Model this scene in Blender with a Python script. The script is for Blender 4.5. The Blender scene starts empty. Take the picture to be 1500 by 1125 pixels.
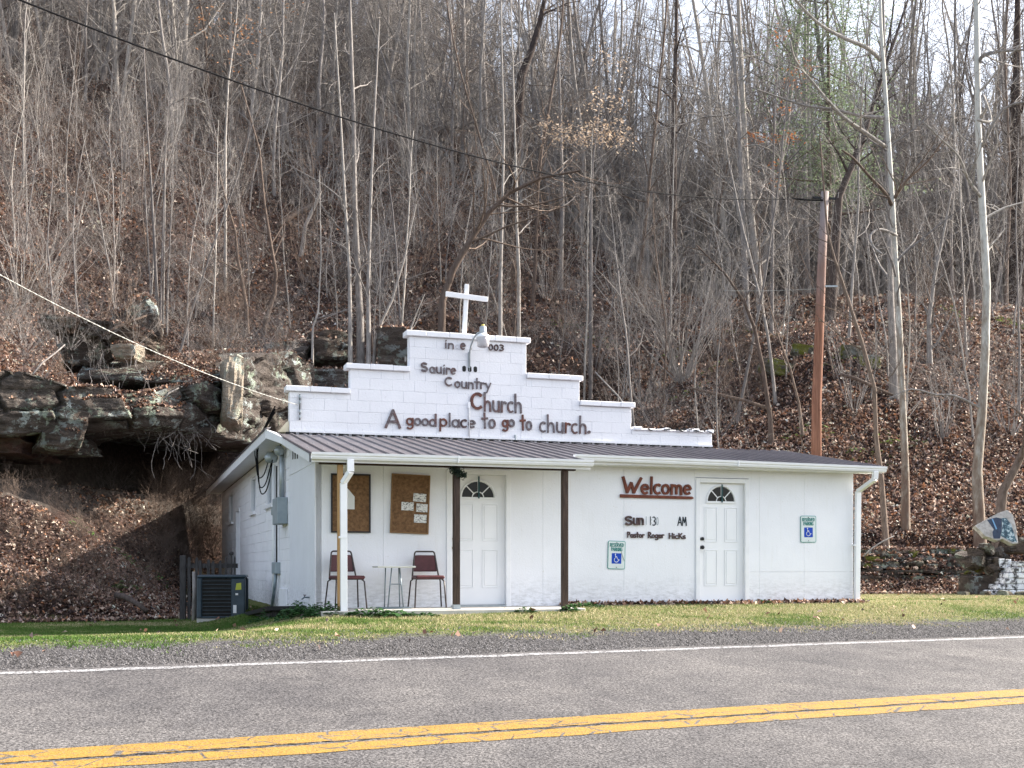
import bpy, bmesh, math, random
import numpy as np
from mathutils import Vector, Matrix
from mathutils.bvhtree import BVHTree
R = math.radians
S = bpy.context.scene
COL = S.collection

# ------------------------------------------------------------------ camera, world, sun, exposure
CAM_Z = 1.25
FPX = 1700.0            # focal length of the lens in units of a 1500 wide picture
cam_d = bpy.data.cameras.new('camera'); cam = bpy.data.objects.new('camera', cam_d); COL.objects.link(cam)
cam.location = (0, 0, CAM_Z); cam.rotation_euler = (R(90), 0, 0)
cam_d.sensor_width = 36; cam_d.lens = 36 * FPX / 1500; cam_d.shift_y = 267.5 / 1500
cam_d.clip_start = .1; cam_d.clip_end = 3000
S.camera = cam
TO_SUN = Vector((.80, .285, .56)).normalized()
SUN_EL = math.asin(TO_SUN.z); SUN_AZ = math.atan2(TO_SUN.x, TO_SUN.y)
w = bpy.data.worlds.new('World'); S.world = w; w.use_nodes = True
wn = w.node_tree; wn.nodes.clear()
sky = wn.nodes.new('ShaderNodeTexSky'); sky.sky_type = 'NISHITA'; sky.sun_disc = False
sky.sun_elevation = SUN_EL; sky.sun_rotation = SUN_AZ
sky.air_density = 1.0; sky.dust_density = 3.5; sky.ozone_density = 1.0; sky.altitude = 300
hsv = wn.nodes.new('ShaderNodeHueSaturation'); hsv.inputs['Saturation'].default_value = .56
bg = wn.nodes.new('ShaderNodeBackground'); bg.inputs['Strength'].default_value = .15
wo = wn.nodes.new('ShaderNodeOutputWorld')
wn.links.new(sky.outputs[0], hsv.inputs['Color']); wn.links.new(hsv.outputs[0], bg.inputs['Color']); wn.links.new(bg.outputs[0], wo.inputs['Surface'])
sun_d = bpy.data.lights.new('sun', 'SUN'); sun_d.energy = 5.0; sun_d.angle = R(.5); sun_d.color = (1, .91, .78)
sun = bpy.data.objects.new('sun', sun_d); COL.objects.link(sun)
sun.rotation_euler = (-TO_SUN).to_track_quat('-Z', 'Y').to_euler(); sun.location = (30, 10, 30)
S.view_settings.view_transform = 'Standard'; S.view_settings.look = 'None'
S.view_settings.exposure = 1.68; S.view_settings.gamma = 1; S.view_settings.use_curve_mapping = False
try:
    S.render.engine = 'CYCLES'
    S.cycles.use_denoising = True; S.cycles.denoiser = 'OPENIMAGEDENOISE'; S.cycles.denoising_input_passes = 'RGB_ALBEDO_NORMAL'; S.cycles.denoising_prefilter = 'NONE'; S.cycles.max_bounces = 5; S.cycles.diffuse_bounces = 3; S.cycles.sample_clamp_indirect = 3; S.cycles.use_adaptive_sampling = False; S.cycles.glossy_bounces = 2
    S.cycles.transparent_max_bounces = 8; S.cycles.caustics_reflective = False; S.cycles.caustics_refractive = False
except Exception: pass

rng = np.random.default_rng(7)
random.seed(5)

# ------------------------------------------------------------------ naming helpers
def tag(o, label=None, cat=None, group=None, kind=None):
    if label: o['label'] = label
    if cat: o['category'] = cat
    if group: o['group'] = group
    if kind: o['kind'] = kind
    return o
def empty(name, loc=(0, 0, 0), rz=0, parent=None):
    o = bpy.data.objects.new(name, None); COL.objects.link(o); o.location = loc; o.rotation_euler = (0, 0, rz)
    o.empty_display_size = .2
    if parent: o.parent = parent
    return o
def link(name, me, parent=None, loc=None):
    o = bpy.data.objects.new(name, me); COL.objects.link(o)
    if parent: o.parent = parent
    if loc: o.location = loc
    return o
def copy_tree(o, parent=None):
    c = o.copy(); COL.objects.link(c); c.parent = parent
    for ch in list(o.children): copy_tree(ch, c)
    return c
def at(px, py, D):
    """point seen at a place of the 1500x1125 photograph, D metres away"""
    return Vector(((px - 750) / FPX * D, D, CAM_Z + (830 - py) / FPX * D))

# ------------------------------------------------------------------ mesh helper
class MB:
    def __init__(s): s.v = []; s.f = []
    def quad(s, a, b, c, d):
        n = len(s.v); s.v += [tuple(a), tuple(b), tuple(c), tuple(d)]; s.f.append((n, n+1, n+2, n+3)); return s
    def tri(s, a, b, c):
        n = len(s.v); s.v += [tuple(a), tuple(b), tuple(c)]; s.f.append((n, n+1, n+2)); return s
    def box(s, x0, x1, y0, y1, z0, z1):
        n = len(s.v)
        s.v += [(x0,y0,z0),(x1,y0,z0),(x1,y1,z0),(x0,y1,z0),(x0,y0,z1),(x1,y0,z1),(x1,y1,z1),(x0,y1,z1)]
        for q in ((0,3,2,1),(4,5,6,7),(0,1,5,4),(1,2,6,5),(2,3,7,6),(3,0,4,7)): s.f.append(tuple(n+i for i in q))
        return s
    def bar(s, a, b, wx, wy):
        """box from a to b with section wx, wy"""
        a = Vector(a); b = Vector(b); d = (b-a).normalized()
        up = Vector((0,0,1)) if abs(d.z) < .9 else Vector((0,1,0))
        x = d.cross(up).normalized()*wx/2; y = x.cross(d).normalized()*wy/2
        n = len(s.v)
        for p in (a, b):
            for i, j in ((-1,-1),(1,-1),(1,1),(-1,1)): s.v.append(tuple(p + x*i + y*j))
        for q in ((0,1,2,3),(7,6,5,4),(0,4,5,1),(1,5,6,2),(2,6,7,3),(3,7,4,0)): s.f.append(tuple(n+i for i in q))
        return s
    def tube(s, path, rad, n=6, cap=True):
        path = [Vector(p) for p in path]
        if not hasattr(rad, '__len__'): rad = [rad]*len(path)
        base = len(s.v); m = len(path); prev = None
        for i, p in enumerate(path):
            d = (path[min(i+1, m-1)] - path[max(i-1, 0)])
            if d.length < 1e-7: d = Vector((0,0,1))
            d.normalize()
            if prev is None:
                a = d.cross(Vector((0,1,0)) if abs(d.y) < .8 else Vector((1,0,0))).normalized()
            else:
                a = (prev - d*prev.dot(d)).normalized()
            prev = a; b = d.cross(a)
            for k in range(n):
                t = 2*math.pi*k/n; s.v.append(tuple(p + (a*math.cos(t) + b*math.sin(t))*rad[i]))
        for i in range(m-1):
            for k in range(n):
                k2 = (k+1) % n; s.f.append((base+i*n+k, base+i*n+k2, base+(i+1)*n+k2, base+(i+1)*n+k))
        if cap and n > 3:
            s.f.append(tuple(base+k for k in reversed(range(n)))); s.f.append(tuple(base+(m-1)*n+k for k in range(n)))
        return s
    def lathe(s, prof, n=16, c=(0,0,0)):
        base = len(s.v)
        for r, z in prof:
            for k in range(n): s.v.append((c[0]+r*math.cos(2*math.pi*k/n), c[1]+r*math.sin(2*math.pi*k/n), c[2]+z))
        for i in range(len(prof)-1):
            for k in range(n):
                k2 = (k+1) % n; s.f.append((base+i*n+k, base+i*n+k2, base+(i+1)*n+k2, base+(i+1)*n+k))
        s.f.append(tuple(base+k for k in reversed(range(n)))); s.f.append(tuple(base+(len(prof)-1)*n+k for k in range(n)))
        return s
    def prism(s, poly, y0, y1):
        """polygon in x,z extruded from y0 to y1"""
        n = len(s.v); m = len(poly)
        for y in (y0, y1): s.v += [(p[0], y, p[1]) for p in poly]
        s.f.append(tuple(n+i for i in range(m))); s.f.append(tuple(n+m+i for i in reversed(range(m))))
        for i in range(m): j = (i+1) % m; s.f.append((n+i, n+m+i, n+m+j, n+j))
        return s
    def build(s, name, mat, parent=None, smooth=False, bevel=0, loc=None):
        me = bpy.data.meshes.new(name); me.from_pydata(s.v, [], s.f); me.materials.append(mat)
        bm = bmesh.new(); bm.from_mesh(me); bmesh.ops.recalc_face_normals(bm, faces=bm.faces)
        if bevel: bmesh.ops.bevel(bm, geom=list(bm.edges), offset=bevel, segments=1, affect='EDGES')
        bm.to_mesh(me); bm.free()
        if smooth: me.polygons.foreach_set('use_smooth', [True]*len(me.polygons))
        return link(name, me, parent, loc)
def rawmesh(name, verts, loops, nper, mat, cols=None, smooth=False):
    """fast mesh from numpy: faces all with nper corners"""
    me = bpy.data.meshes.new(name); nv = len(verts); nf = len(loops)//nper
    me.vertices.add(nv); me.vertices.foreach_set('co', np.ascontiguousarray(verts, dtype=np.float32).ravel())
    me.loops.add(len(loops)); me.loops.foreach_set('vertex_index', np.ascontiguousarray(loops, dtype=np.int32))
    me.polygons.add(nf); me.polygons.foreach_set('loop_start', np.arange(0, nf*nper, nper, dtype=np.int32))
    try: me.polygons.foreach_set('loop_total', np.full(nf, nper, dtype=np.int32))
    except Exception: pass
    if cols is not None:
        a = me.attributes.new('col', 'FLOAT_COLOR', 'POINT')
        c4 = np.ones((nv, 4), dtype=np.float32); c4[:, :3] = cols; a.data.foreach_set('color', c4.ravel())
    me.materials.append(mat); me.update(calc_edges=True)
    if smooth: me.polygons.foreach_set('use_smooth', np.ones(nf, dtype=bool))
    return me

# ------------------------------------------------------------------ materials
class NT:
    def __init__(s, name):
        s.m = bpy.data.materials.new(name); s.m.use_nodes = True; s.t = s.m.node_tree; s.N = s.t.nodes; s.L = s.t.links
        s.b = s.N['Principled BSDF']; s.b.inputs['Specular IOR Level'].default_value = .25
        s.src = None
    def coord(s, world=True):
        if world: return s.N.new('ShaderNodeNewGeometry').outputs['Position']
        return s.N.new('ShaderNodeTexCoord').outputs['Object']
    def mapping(s, vec, scale=(1,1,1), rot=(0,0,0)):
        n = s.N.new('ShaderNodeMapping'); n.inputs['Scale'].default_value = scale; n.inputs['Rotation'].default_value = rot
        s.L.new(vec, n.inputs['Vector']); return n.outputs[0]
    def noise(s, vec, scale, detail=4, rough=.55, dist=0):
        n = s.N.new('ShaderNodeTexNoise'); n.inputs['Scale'].default_value = scale; n.inputs['Detail'].default_value = detail
        n.inputs['Roughness'].default_value = rough; n.inputs['Distortion'].default_value = dist
        s.L.new(vec, n.inputs['Vector']); return n.outputs['Fac']
    def voro(s, vec, scale, feature='F1', out='Distance', rand=1):
        n = s.N.new('ShaderNodeTexVoronoi'); n.feature = feature; n.inputs['Scale'].default_value = scale
        n.inputs['Randomness'].default_value = rand
        s.L.new(vec, n.inputs['Vector']); return n.outputs[out]
    def ramp(s, fac, stops):
        n = s.N.new('ShaderNodeValToRGB'); e = n.color_ramp.elements
        while len(e) < len(stops): e.new(.5)
        for i, (p, c) in enumerate(stops):
            e[i].position = p; e[i].color = (c, c, c, 1) if not hasattr(c, '__len__') else (*c, 1)
        s.L.new(fac, n.inputs['Fac']); return n.outputs['Color']
    def mix(s, fac, a, b, mode='MIX'):
        n = s.N.new('ShaderNodeMix'); n.data_type = 'RGBA'; n.blend_type = mode
        for k, val in ((0, fac), (6, a), (7, b)):
            if hasattr(val, 'is_linked') or hasattr(val, 'links'): s.L.new(val, n.inputs[k])
            elif hasattr(val, '__len__'): n.inputs[k].default_value = (*val, 1)
            elif k == 0: n.inputs[0].default_value = val
            else: n.inputs[k].default_value = (val, val, val, 1)
        return n.outputs[2]
    def math(s, op, a, b=0):
        n = s.N.new('ShaderNodeMath'); n.operation = op
        for k, val in ((0, a), (1, b)):
            if hasattr(val, 'links'): s.L.new(val, n.inputs[k])
            else: n.inputs[k].default_value = val
        return n.outputs[0]
    def attr(s, name, out='Fac'):
        n = s.N.new('ShaderNodeAttribute'); n.attribute_name = name; return n.outputs[out]
    def bump(s, h, strength=.3, dist=.01, prev=None):
        n = s.N.new('ShaderNodeBump'); n.inputs['Strength'].default_value = strength; n.inputs['Distance'].default_value = dist
        s.L.new(h, n.inputs['Height'])
        if prev is not None: s.L.new(prev, n.inputs['Normal'])
        return n.outputs[0]
    def out(s, col=None, rough=.7, nrm=None, spec=None, metal=0):
        if col is not None:
            if hasattr(col, 'links'): s.L.new(col, s.b.inputs['Base Color'])
            else: s.b.inputs['Base Color'].default_value = (*col, 1)
        if hasattr(rough, 'links'): s.L.new(rough, s.b.inputs['Roughness'])
        else: s.b.inputs['Roughness'].default_value = rough
        if nrm is not None: s.L.new(nrm, s.b.inputs['Normal'])
        if spec is not None: s.b.inputs['Specular IOR Level'].default_value = spec
        s.b.inputs['Metallic'].default_value = metal
        return s.m
def simple(name, c1, c2, scale=8, rough=.6, bump=.15, bscale=60, world=True, stretch=(1,1,1), spec=.25, metal=0, detail=5):
    t = NT(name); v = t.mapping(t.coord(world), stretch)
    c = t.ramp(t.noise(v, scale, detail), [(.3, c1), (.7, c2)])
    return t.out(c, rough, t.bump(t.noise(v, bscale, 3), bump, .01), spec, metal)
def bark(name, c1, c2, c3=None):
    t = NT(name); v = t.coord(False); vs = t.mapping(v, (6, 6, 1.2))
    c = t.ramp(t.noise(vs, 3, 5, .65), [(.3, c1), (.7, c2)])
    if c3: c = t.mix(t.ramp(t.noise(v, 1.1, 3), [(.5, 0.), (.56, 1.)]), c, c3)
    oi = t.N.new('ShaderNodeObjectInfo').outputs['Random']
    c = t.mix(1, c, t.ramp(oi, [(0, (.72, .7, .7)), (1, (1.2, 1.17, 1.12))]), 'MULTIPLY')
    return t.out(c, .85, t.bump(t.noise(vs, 8, 4), .6, .02), .1)
M = {}
# painted masonry and boards
def white_paint(name, base, dirt, dirt_amt=.5, bump=.25, bscale=45, streak=False, spots=True):
    t = NT(name); v = t.coord()
    c = t.ramp(t.noise(v, 1.7, 6, .6), [(.3, tuple(x*.93 for x in base)), (.7, base)])
    if streak:
        vv = t.mapping(v, (9, 9, .7)); c = t.mix(t.ramp(t.noise(vv, 2.5, 5, .6), [(.55, 0.), (.85, dirt_amt*.5)]), c, dirt)
    zs = t.N.new('ShaderNodeSeparateXYZ'); t.L.new(v, zs.inputs[0])
    low = t.ramp(t.math('MULTIPLY', zs.outputs[2], .7), [(.42, 1.), (.80, 0.)])
    n2 = t.noise(t.mapping(v, (3, 3, 9)), 3, 6, .7)
    splash = t.math('MULTIPLY', low, t.ramp(n2, [(.42, 0.), (.66, 1.)]))
    c = t.mix(t.math('MULTIPLY', splash, min(1, dirt_amt*1.25)), c, (.30, .30, .30))
    if spots: c = t.mix(t.ramp(t.noise(v, 26, 2), [(.70, 0.), (.76, dirt_amt)]), c, dirt)
    return t.out(c, .6, t.bump(t.noise(v, bscale, 5, .65), bump, .01), .3)
M['block'] = white_paint('painted_block', (.835, .84, .875), (.5, .48, .45), .55, .55, 30)
M['mortar'] = simple('painted_mortar', (.70, .71, .74), (.79, .795, .83), 6)
M['stucco'] = white_paint('painted_panel', (.81, .82, .865), (.58, .55, .50), .5, .3, 40, True)
M['siding'] = white_paint('painted_siding', (.78, .795, .84), (.55, .55, .55), .4, .25, 30, True)
M['trim'] = simple('white_trim', (.74, .75, .78), (.82, .825, .85), 5, .45, .08, 40)
M['gutter'] = simple('white_gutter_metal', (.74, .75, .77), (.82, .83, .85), 4, .35, .05, 12, spec=.5)
M['door'] = simple('white_door', (.78, .79, .82), (.84, .845, .87), 2, .4, .04, 60, spec=.4)
M['shutter'] = simple('boarded_pane', (.15, .18, .22), (.28, .32, .37), 8, .5, .1)
M['glass'] = NT('dark_glass').out((.012, .012, .015), .12, None, .22)
M['soil'] = simple('dark_gap', (.012, .012, .013), (.02, .02, .02), 10)  # near-black, also carries the darkness of holes and rib gaps; not soil
M['wood_dark'] = simple('dark_stained_wood', (.024, .016, .013), (.085, .055, .042), 5, .7, .4, 40, stretch=(14, 14, 1.0))
M['wood_beam'] = simple('dark_beam_wood', (.035, .022, .018), (.075, .046, .036), 6, .7, .3, 40, stretch=(1.2, 6, 14))
M['wood_tan'] = simple('new_wood', (.38, .22, .09), (.52, .33, .16), 5, .7, .2, 40, stretch=(14, 14, 1))
M['fence'] = simple('weathered_fence_wood', (.022, .02, .021), (.085, .08, .082), 6, .85, .5, 40, stretch=(12, 12, 1))
M['concrete'] = simple('concrete', (.34, .33, .31), (.48, .46, .43), 4, .85, .4, 70)
M['rough_concrete'] = simple('rough_concrete', (.20, .19, .185), (.44, .42, .41), 9, .9, .9, 30)
M['galv'] = simple('galvanised_metal', (.30, .34, .37), (.42, .46, .49), 8, .42, .05, 20, spec=.5, metal=.3)
M['greybox'] = simple('grey_enamel', (.25, .30, .33), (.33, .38, .41), 5, .45, .05, 20)
M['blackwire'] = NT('black_cable').out((.010, .010, .012), .9, None, .05)
M['palewire'] = simple('pale_cable', (.22, .22, .21), (.42, .42, .40), 9, .5, .1)
M['black'] = simple('black_enamel', (.012, .012, .014), (.03, .03, .033), 6, .4, .03)
M['chair_frame'] = simple('brown_black_tube', (.035, .025, .025), (.06, .045, .045), 9, .4, .05, spec=.4)
M['vinyl'] = simple('burgundy_vinyl', (.065, .018, .022), (.10, .028, .033), 14, .5, .15, 90, spec=.4)
M['table_top'] = simple('pale_plastic', (.55, .55, .50), (.66, .66, .62), 5, .5, .05)
M['steel'] = simple('dull_steel', (.12, .16, .19), (.22, .27, .30), 12, .4, .05, spec=.5, metal=.4)
M['cork'] = simple('cork', (.11, .06, .03), (.24, .135, .07), 22, .9, .5, 220)
M['cork_frame'] = simple('oak_strip', (.17, .095, .045), (.26, .15, .07), 8, .6, .1, stretch=(1, 1, 8))
M['paper'] = None
def paper():
    t = NT('printed_paper'); v = t.coord()
    n = t.noise(t.mapping(v, (30, 30, 42)), 1.1, 6, .75)
    return t.out(t.ramp(n, [(.40, (.08, .08, .09)), (.5, (.7, .7, .69)), (.8, (.78, .78, .77))]), .8)
M['paper'] = paper()
M['blank_paper'] = simple('pale_paper', (.66, .66, .66), (.74, .74, .75), 6, .8, .05)
def cutwood(name, rust=.5):
    t = NT(name); v = t.coord()
    c = t.ramp(t.noise(t.mapping(v, (5, 5, 9)), 4, 5, .7), [(.3, (.07, .045, .045)), (.5, (.15, .13, .14)), (.72, (.27, .25, .26))])
    c = t.mix(t.ramp(t.noise(v, 3.1, 3), [(.5, 0.), (.6, rust)]), c, (.15, .06, .045))
    return t.out(c, .8, t.bump(t.noise(v, 50, 4), .5, .01), .15)
M['letter_grey'] = cutwood('weathered_letter_wood', .45)
M['letter_red'] = simple('red_brown_letter_wood', (.10, .032, .022), (.20, .062, .038), 12, .75, .4, 50)
M['letter_rust'] = simple('rust_letter_wood', (.08, .045, .04), (.20, .075, .055), 14, .75, .4, 50)
M['letter_dark'] = simple('dark_letter_wood', (.05, .032, .033), (.12, .08, .08), 14, .75, .4, 50)
M['letter_paint'] = NT('black_number_paint').out((.02, .028, .035), .6)
M['letter_worn'] = NT('worn_number_paint').out((.30, .35, .36), .6)
M['ghost'] = NT('faint_paint_mark').out((.60, .60, .61), .7)
M['sign_white'] = simple('sign_face', (.60, .66, .66), (.70, .75, .75), 5, .4, .03)
M['sign_green'] = NT('sign_green').out((.05, .30, .27), .45)
M['sign_text'] = NT('sign_text_green').out((.05, .22, .2), .45)
M['sign_blue'] = NT('sign_blue').out((.004, .055, .42), .4)
M['sign_glyph'] = NT('sign_symbol_white').out((.78, .8, .82), .4)
M['green_strip'] = NT('dark_green_strip').out((.012, .06, .07), .5)
M['foliage_dark'] = simple('dark_garland', (.012, .022, .016), (.03, .045, .03), 30, .8)
M['ac_body'] = simple('air_conditioner_enamel', (.014, .028, .042), (.032, .055, .075), 5, .45, .05, spec=.5)
M['ac_slat'] = simple('air_conditioner_slat', (.022, .03, .038), (.045, .056, .068), 5, .5, .05)
M['yellow'] = NT('yellow_sticker').out((.42, .44, .06), .5)
M['photocell'] = NT('yellow_photocell').out((.55, .45, .12), .4)
def refractor():
    t = NT('ribbed_lens'); t.b.inputs['Transmission Weight'].default_value = .35
    return t.out((.75, .74, .78), .25, t.bump(t.noise(t.mapping(t.coord(), (80, 80, 3)), 2, 2), .6, .01), .5)
M['lens'] = refractor()
def roof_mat():
    t = NT('purple_brown_sheet_metal'); v = t.coord()
    c = t.ramp(t.noise(v, 1.5, 5), [(.3, (.058, .050, .058)), (.7, (.110, .096, .106))])
    c = t.mix(t.ramp(t.noise(v, 22, 3), [(.62, 0.), (.72, .5)]), c, (.25, .22, .23))
    return t.out(c, .42, None, .5, .15)
M['roof'] = roof_mat()
# plants
M['bark_grey'] = bark('grey_bark', (.115, .106, .104), (.30, .285, .28))
M['bark_pale'] = bark('pale_bark', (.19, .178, .17), (.42, .40, .385))
M['bark_brown'] = bark('brown_bark', (.075, .056, .047), (.19, .15, .128))
M['bark_dark'] = bark('dark_bark', (.035, .028, .026), (.10, .08, .075))
def sycamore():
    t = NT('mottled_white_bark'); v = t.coord(False); vs = t.mapping(v, (3, 3, 1))
    zs = t.N.new('ShaderNodeSeparateXYZ'); t.L.new(v, zs.inputs[0])
    h = t.math('MULTIPLY', zs.outputs[2], .055)
    n = t.math('ADD', t.noise(vs, 2.2, 5, .65), h)
    c = t.ramp(n, [(.50, (.13, .09, .07)), (.64, (.20, .165, .135)), (.80, (.30, .285, .26)), (1., (.46, .455, .43))])
    return t.out(c, .8, t.bump(t.noise(vs, 8, 4), .4, .02), .15)
M['sycamore'] = sycamore()
def pole_mat():
    t = NT('utility_pole_wood'); v = t.coord(False); vs = t.mapping(v, (9, 9, .5))
    zs = t.N.new('ShaderNodeSeparateXYZ'); t.L.new(v, zs.inputs[0])
    c = t.ramp(t.noise(vs, 3, 6, .6), [(.3, (.12, .055, .038)), (.7, (.29, .15, .105))])
    g = t.ramp(t.math('ADD', t.math('MULTIPLY', zs.outputs[2], .1), t.math('MULTIPLY', t.noise(v, 1, 3), .25)), [(.62, 0.), (.9, 1.)])
    c = t.mix(g, c, (.27, .23, .225))
    c = t.mix(t.ramp(t.noise(v, 9, 2), [(.69, 0.), (.72, 1.)]), c, (.04, .02, .015))
    return t.out(c, .85, t.bump(t.noise(vs, 14, 4), .5, .01), .1)
M['pole'] = pole_mat()
def vcol(name, rough=.8, trans=0, spec=.15):
    t = NT(name); c = t.attr('col', 'Color')
    t.b.inputs['Transmission Weight'].default_value = 0
    m = t.out(c, rough, None, spec)
    if trans:
        tr = t.N.new('ShaderNodeBsdfTranslucent'); t.L.new(c, tr.inputs['Color'])
        mx = t.N.new('ShaderNodeMixShader'); mx.inputs[0].default_value = trans
        o = t.N['Material Output']; t.L.new(t.b.outputs[0], mx.inputs[1]); t.L.new(tr.outputs[0], mx.inputs[2]); t.L.new(mx.outputs[0], o.inputs[0])
    return m
M['leaf'] = vcol('fallen_leaf', .6, .15, .3)
M['blade'] = vcol('grass_blade', .6, .25)
M['stone'] = vcol('gravel_stone', .9)
M['green_leaf'] = vcol('green_leaf', .6, .25)
def rock_mat(name, lichen, base=((.035, .030, .028), (.13, .105, .09)), moss=0):
    t = NT(name); v = t.coord()
    strat = t.noise(t.mapping(v, (1, 1, 5)), 1.6, 7, .7)
    c = t.ramp(strat, [(.3, base[0]), (.7, base[1])])
    lf = t.math('MULTIPLY', t.ramp(t.noise(v, 3.4, 9, .72), [(.515, 0.), (.555, 1.)]), t.ramp(t.noise(v, .7, 3), [(.42, 0.), (.56, 1.)]))
    c = t.mix(t.math('MULTIPLY', lf, lichen), c, t.ramp(t.noise(v, 2.1, 2), [(.4, (.40, .45, .45)), (.6, (.31, .37, .29))]))
    if moss: c = t.mix(t.ramp(t.noise(v, 2.4, 4), [(.5, 0.), (.56, moss)]), c, (.16, .17, .03))
    b = t.bump(strat, 1, .25); b = t.bump(t.voro(t.mapping(v, (1, 1, 2.2)), 1.6, 'DISTANCE_TO_EDGE'), .5, .15, b); b = t.bump(t.noise(v, 11, 8, .75), .9, .06, b)
    return t.out(c, .9, b, .12)
M['rock'] = rock_mat('dark_sandstone', 1., ((.045, .038, .036), (.17, .145, .13)))
M['rock_plain'] = rock_mat('bare_sandstone', .55, ((.04, .034, .03), (.16, .125, .105)))
M['rock_red'] = rock_mat('red_shale', .2, ((.06, .035, .03), (.17, .10, .085)))
M['rock_pale'] = rock_mat('pale_and_sunlit_sandstone', .8, ((.26, .21, .16), (.48, .42, .35)))  # the pillar's sunlit look is put into this paler stone colour
M['rock_moss'] = rock_mat('mossy_sandstone', .8, ((.06, .055, .045), (.18, .17, .14)), .9)
M['peeling'] = None
def peeling():
    t = NT('peeling_white_masonry'); v = t.coord()
    n = t.noise(v, 9, 8, .7)
    c = t.ramp(n, [(.40, (.05, .05, .05)), (.46, (.28, .28, .30)), (.52, (.68, .70, .74)), (.8, (.76, .77, .80))])
    return t.out(c, .85, t.bump(n, .8, .03), .1)
M['peeling'] = peeling()
def asphalt(name, c0, c1, c2, scale=48):
    t = NT(name); v = t.coord()
    fine = t.noise(v, scale, 5, .8); big = t.noise(v, .45, 5, .6); mid = t.noise(t.mapping(v, (1, 1, 1), (0, 0, -R(25))), 2.2, 4)
    c = t.ramp(fine, [(.40, c0), (.5, c1), (.62, c2)])
    c = t.mix(1, c, t.ramp(big, [(.35, (.80, .80, .82)), (.65, (1.13, 1.12, 1.11))]), 'MULTIPLY')
    st = t.noise(t.mapping(v, (.5, 5, 1), (0, 0, -R(25))), 1.3, 6, .7)
    c = t.mix(1, c, t.ramp(mid, [(.3, (.78, .78, .80)), (.7, (1.14, 1.13, 1.12))]), 'MULTIPLY')
    c = t.mix(t.ramp(st, [(.62, 0.), (.70, .55)]), c, tuple(x*.45 for x in c1))
    return t, c, t.bump(t.noise(v, scale*.8, 3, .7), .9, .012)
t_, c_, b_ = asphalt('asphalt', (.022, .021, .022), (.088, .085, .087), (.190, .183, .182))
M['asphalt'] = t_.out(c_, .9, b_, .15)
def line_paint(name, col, worn):
    t, ac, b = asphalt(name, (.022, .021, .022), (.085, .082, .084), (.17, .165, .165))
    v = t.coord(); vr = t.mapping(v, (1, 1, 1), (0, 0, -R(25)))
    wob = t.N.new('ShaderNodeMix'); wob.data_type = 'VECTOR'
    cr = t.voro(t.mapping(vr, (2.6, 7, 1)), 1.0, 'DISTANCE_TO_EDGE')
    cr = t.math('ADD', cr, t.math('MULTIPLY', t.math('SUBTRACT', t.noise(v, 14, 4), .5), .06))
    crack = t.ramp(cr, [(.010, 1.), (.035, 0.)])
    crack = t.math('MULTIPLY', crack, t.ramp(t.noise(v, 1.6, 2), [(.36, 0.), (.44, 1.)]))
    chip = t.ramp(t.noise(v, 42, 5, .75), [(worn, 0.), (worn+.05, 1.)])
    c = t.ramp(t.noise(v, 7, 4), [(.3, tuple(x*.82 for x in col)), (.7, col)])
    c = t.mix(t.math('MAXIMUM', crack, chip), c, ac)
    return t.out(c, .7, b, .2)
M['line_yellow'] = line_paint('yellow_line_paint', (.29, .172, .038), .575)
M['line_white'] = line_paint('white_line_paint', (.34, .34, .355), .50)

def gn_scatter(name, pts, rz, scl, idx, protos, tilt=None):
    """one object whose points carry copies of the prototype meshes"""
    coll = bpy.data.collections.new(name + '_pieces')
    for i, me in enumerate(protos):
        o = bpy.data.objects.new('%s_piece_%02d' % (name, i), me); coll.objects.link(o)
    me = bpy.data.meshes.new(name); n = len(pts)
    me.vertices.add(n); me.vertices.foreach_set('co', np.asarray(pts, dtype=np.float32).ravel())
    rot = np.zeros((n, 3), dtype=np.float32); rot[:, 2] = rz
    if tilt is not None: rot[:, 0] = tilt[:, 0]; rot[:, 1] = tilt[:, 1]
    me.attributes.new('rot', 'FLOAT_VECTOR', 'POINT').data.foreach_set('vector', rot.ravel())
    me.attributes.new('scl', 'FLOAT', 'POINT').data.foreach_set('value', np.asarray(scl, dtype=np.float32))
    me.attributes.new('idx', 'INT', 'POINT').data.foreach_set('value', np.asarray(idx, dtype=np.int32))
    me.update()
    o = link(name, me)
    g = bpy.data.node_groups.new(name, 'GeometryNodeTree')
    g.interface.new_socket('Geometry', in_out='INPUT', socket_type='NodeSocketGeometry'); g.interface.new_socket('Geometry', in_out='OUTPUT', socket_type='NodeSocketGeometry')
    gi = g.nodes.new('NodeGroupInput'); go = g.nodes.new('NodeGroupOutput'); ip = g.nodes.new('GeometryNodeInstanceOnPoints')
    ci = g.nodes.new('GeometryNodeCollectionInfo'); ci.inputs['Collection'].default_value = coll; ci.inputs['Separate Children'].default_value = True; ci.inputs['Reset Children'].default_value = True
    def na(nm, ty):
        a = g.nodes.new('GeometryNodeInputNamedAttribute'); a.data_type = ty; a.inputs['Name'].default_value = nm; return a.outputs['Attribute']
    m2p = g.nodes.new('GeometryNodeMeshToPoints')
    g.links.new(gi.outputs[0], m2p.inputs[0]); g.links.new(m2p.outputs[0], ip.inputs['Points']); g.links.new(ci.outputs[0], ip.inputs['Instance'])
    ip.inputs['Pick Instance'].default_value = True
    g.links.new(na('idx', 'INT'), ip.inputs['Instance Index'])
    e2r = g.nodes.new('FunctionNodeEulerToRotation'); g.links.new(na('rot', 'FLOAT_VECTOR'), e2r.inputs[0]); g.links.new(e2r.outputs[0], ip.inputs['Rotation'])
    g.links.new(na('scl', 'FLOAT'), ip.inputs['Scale']); g.links.new(ip.outputs[0], go.inputs[0])
    md = o.modifiers.new('scatter', 'NODES'); md.node_group = g
    return o

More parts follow.
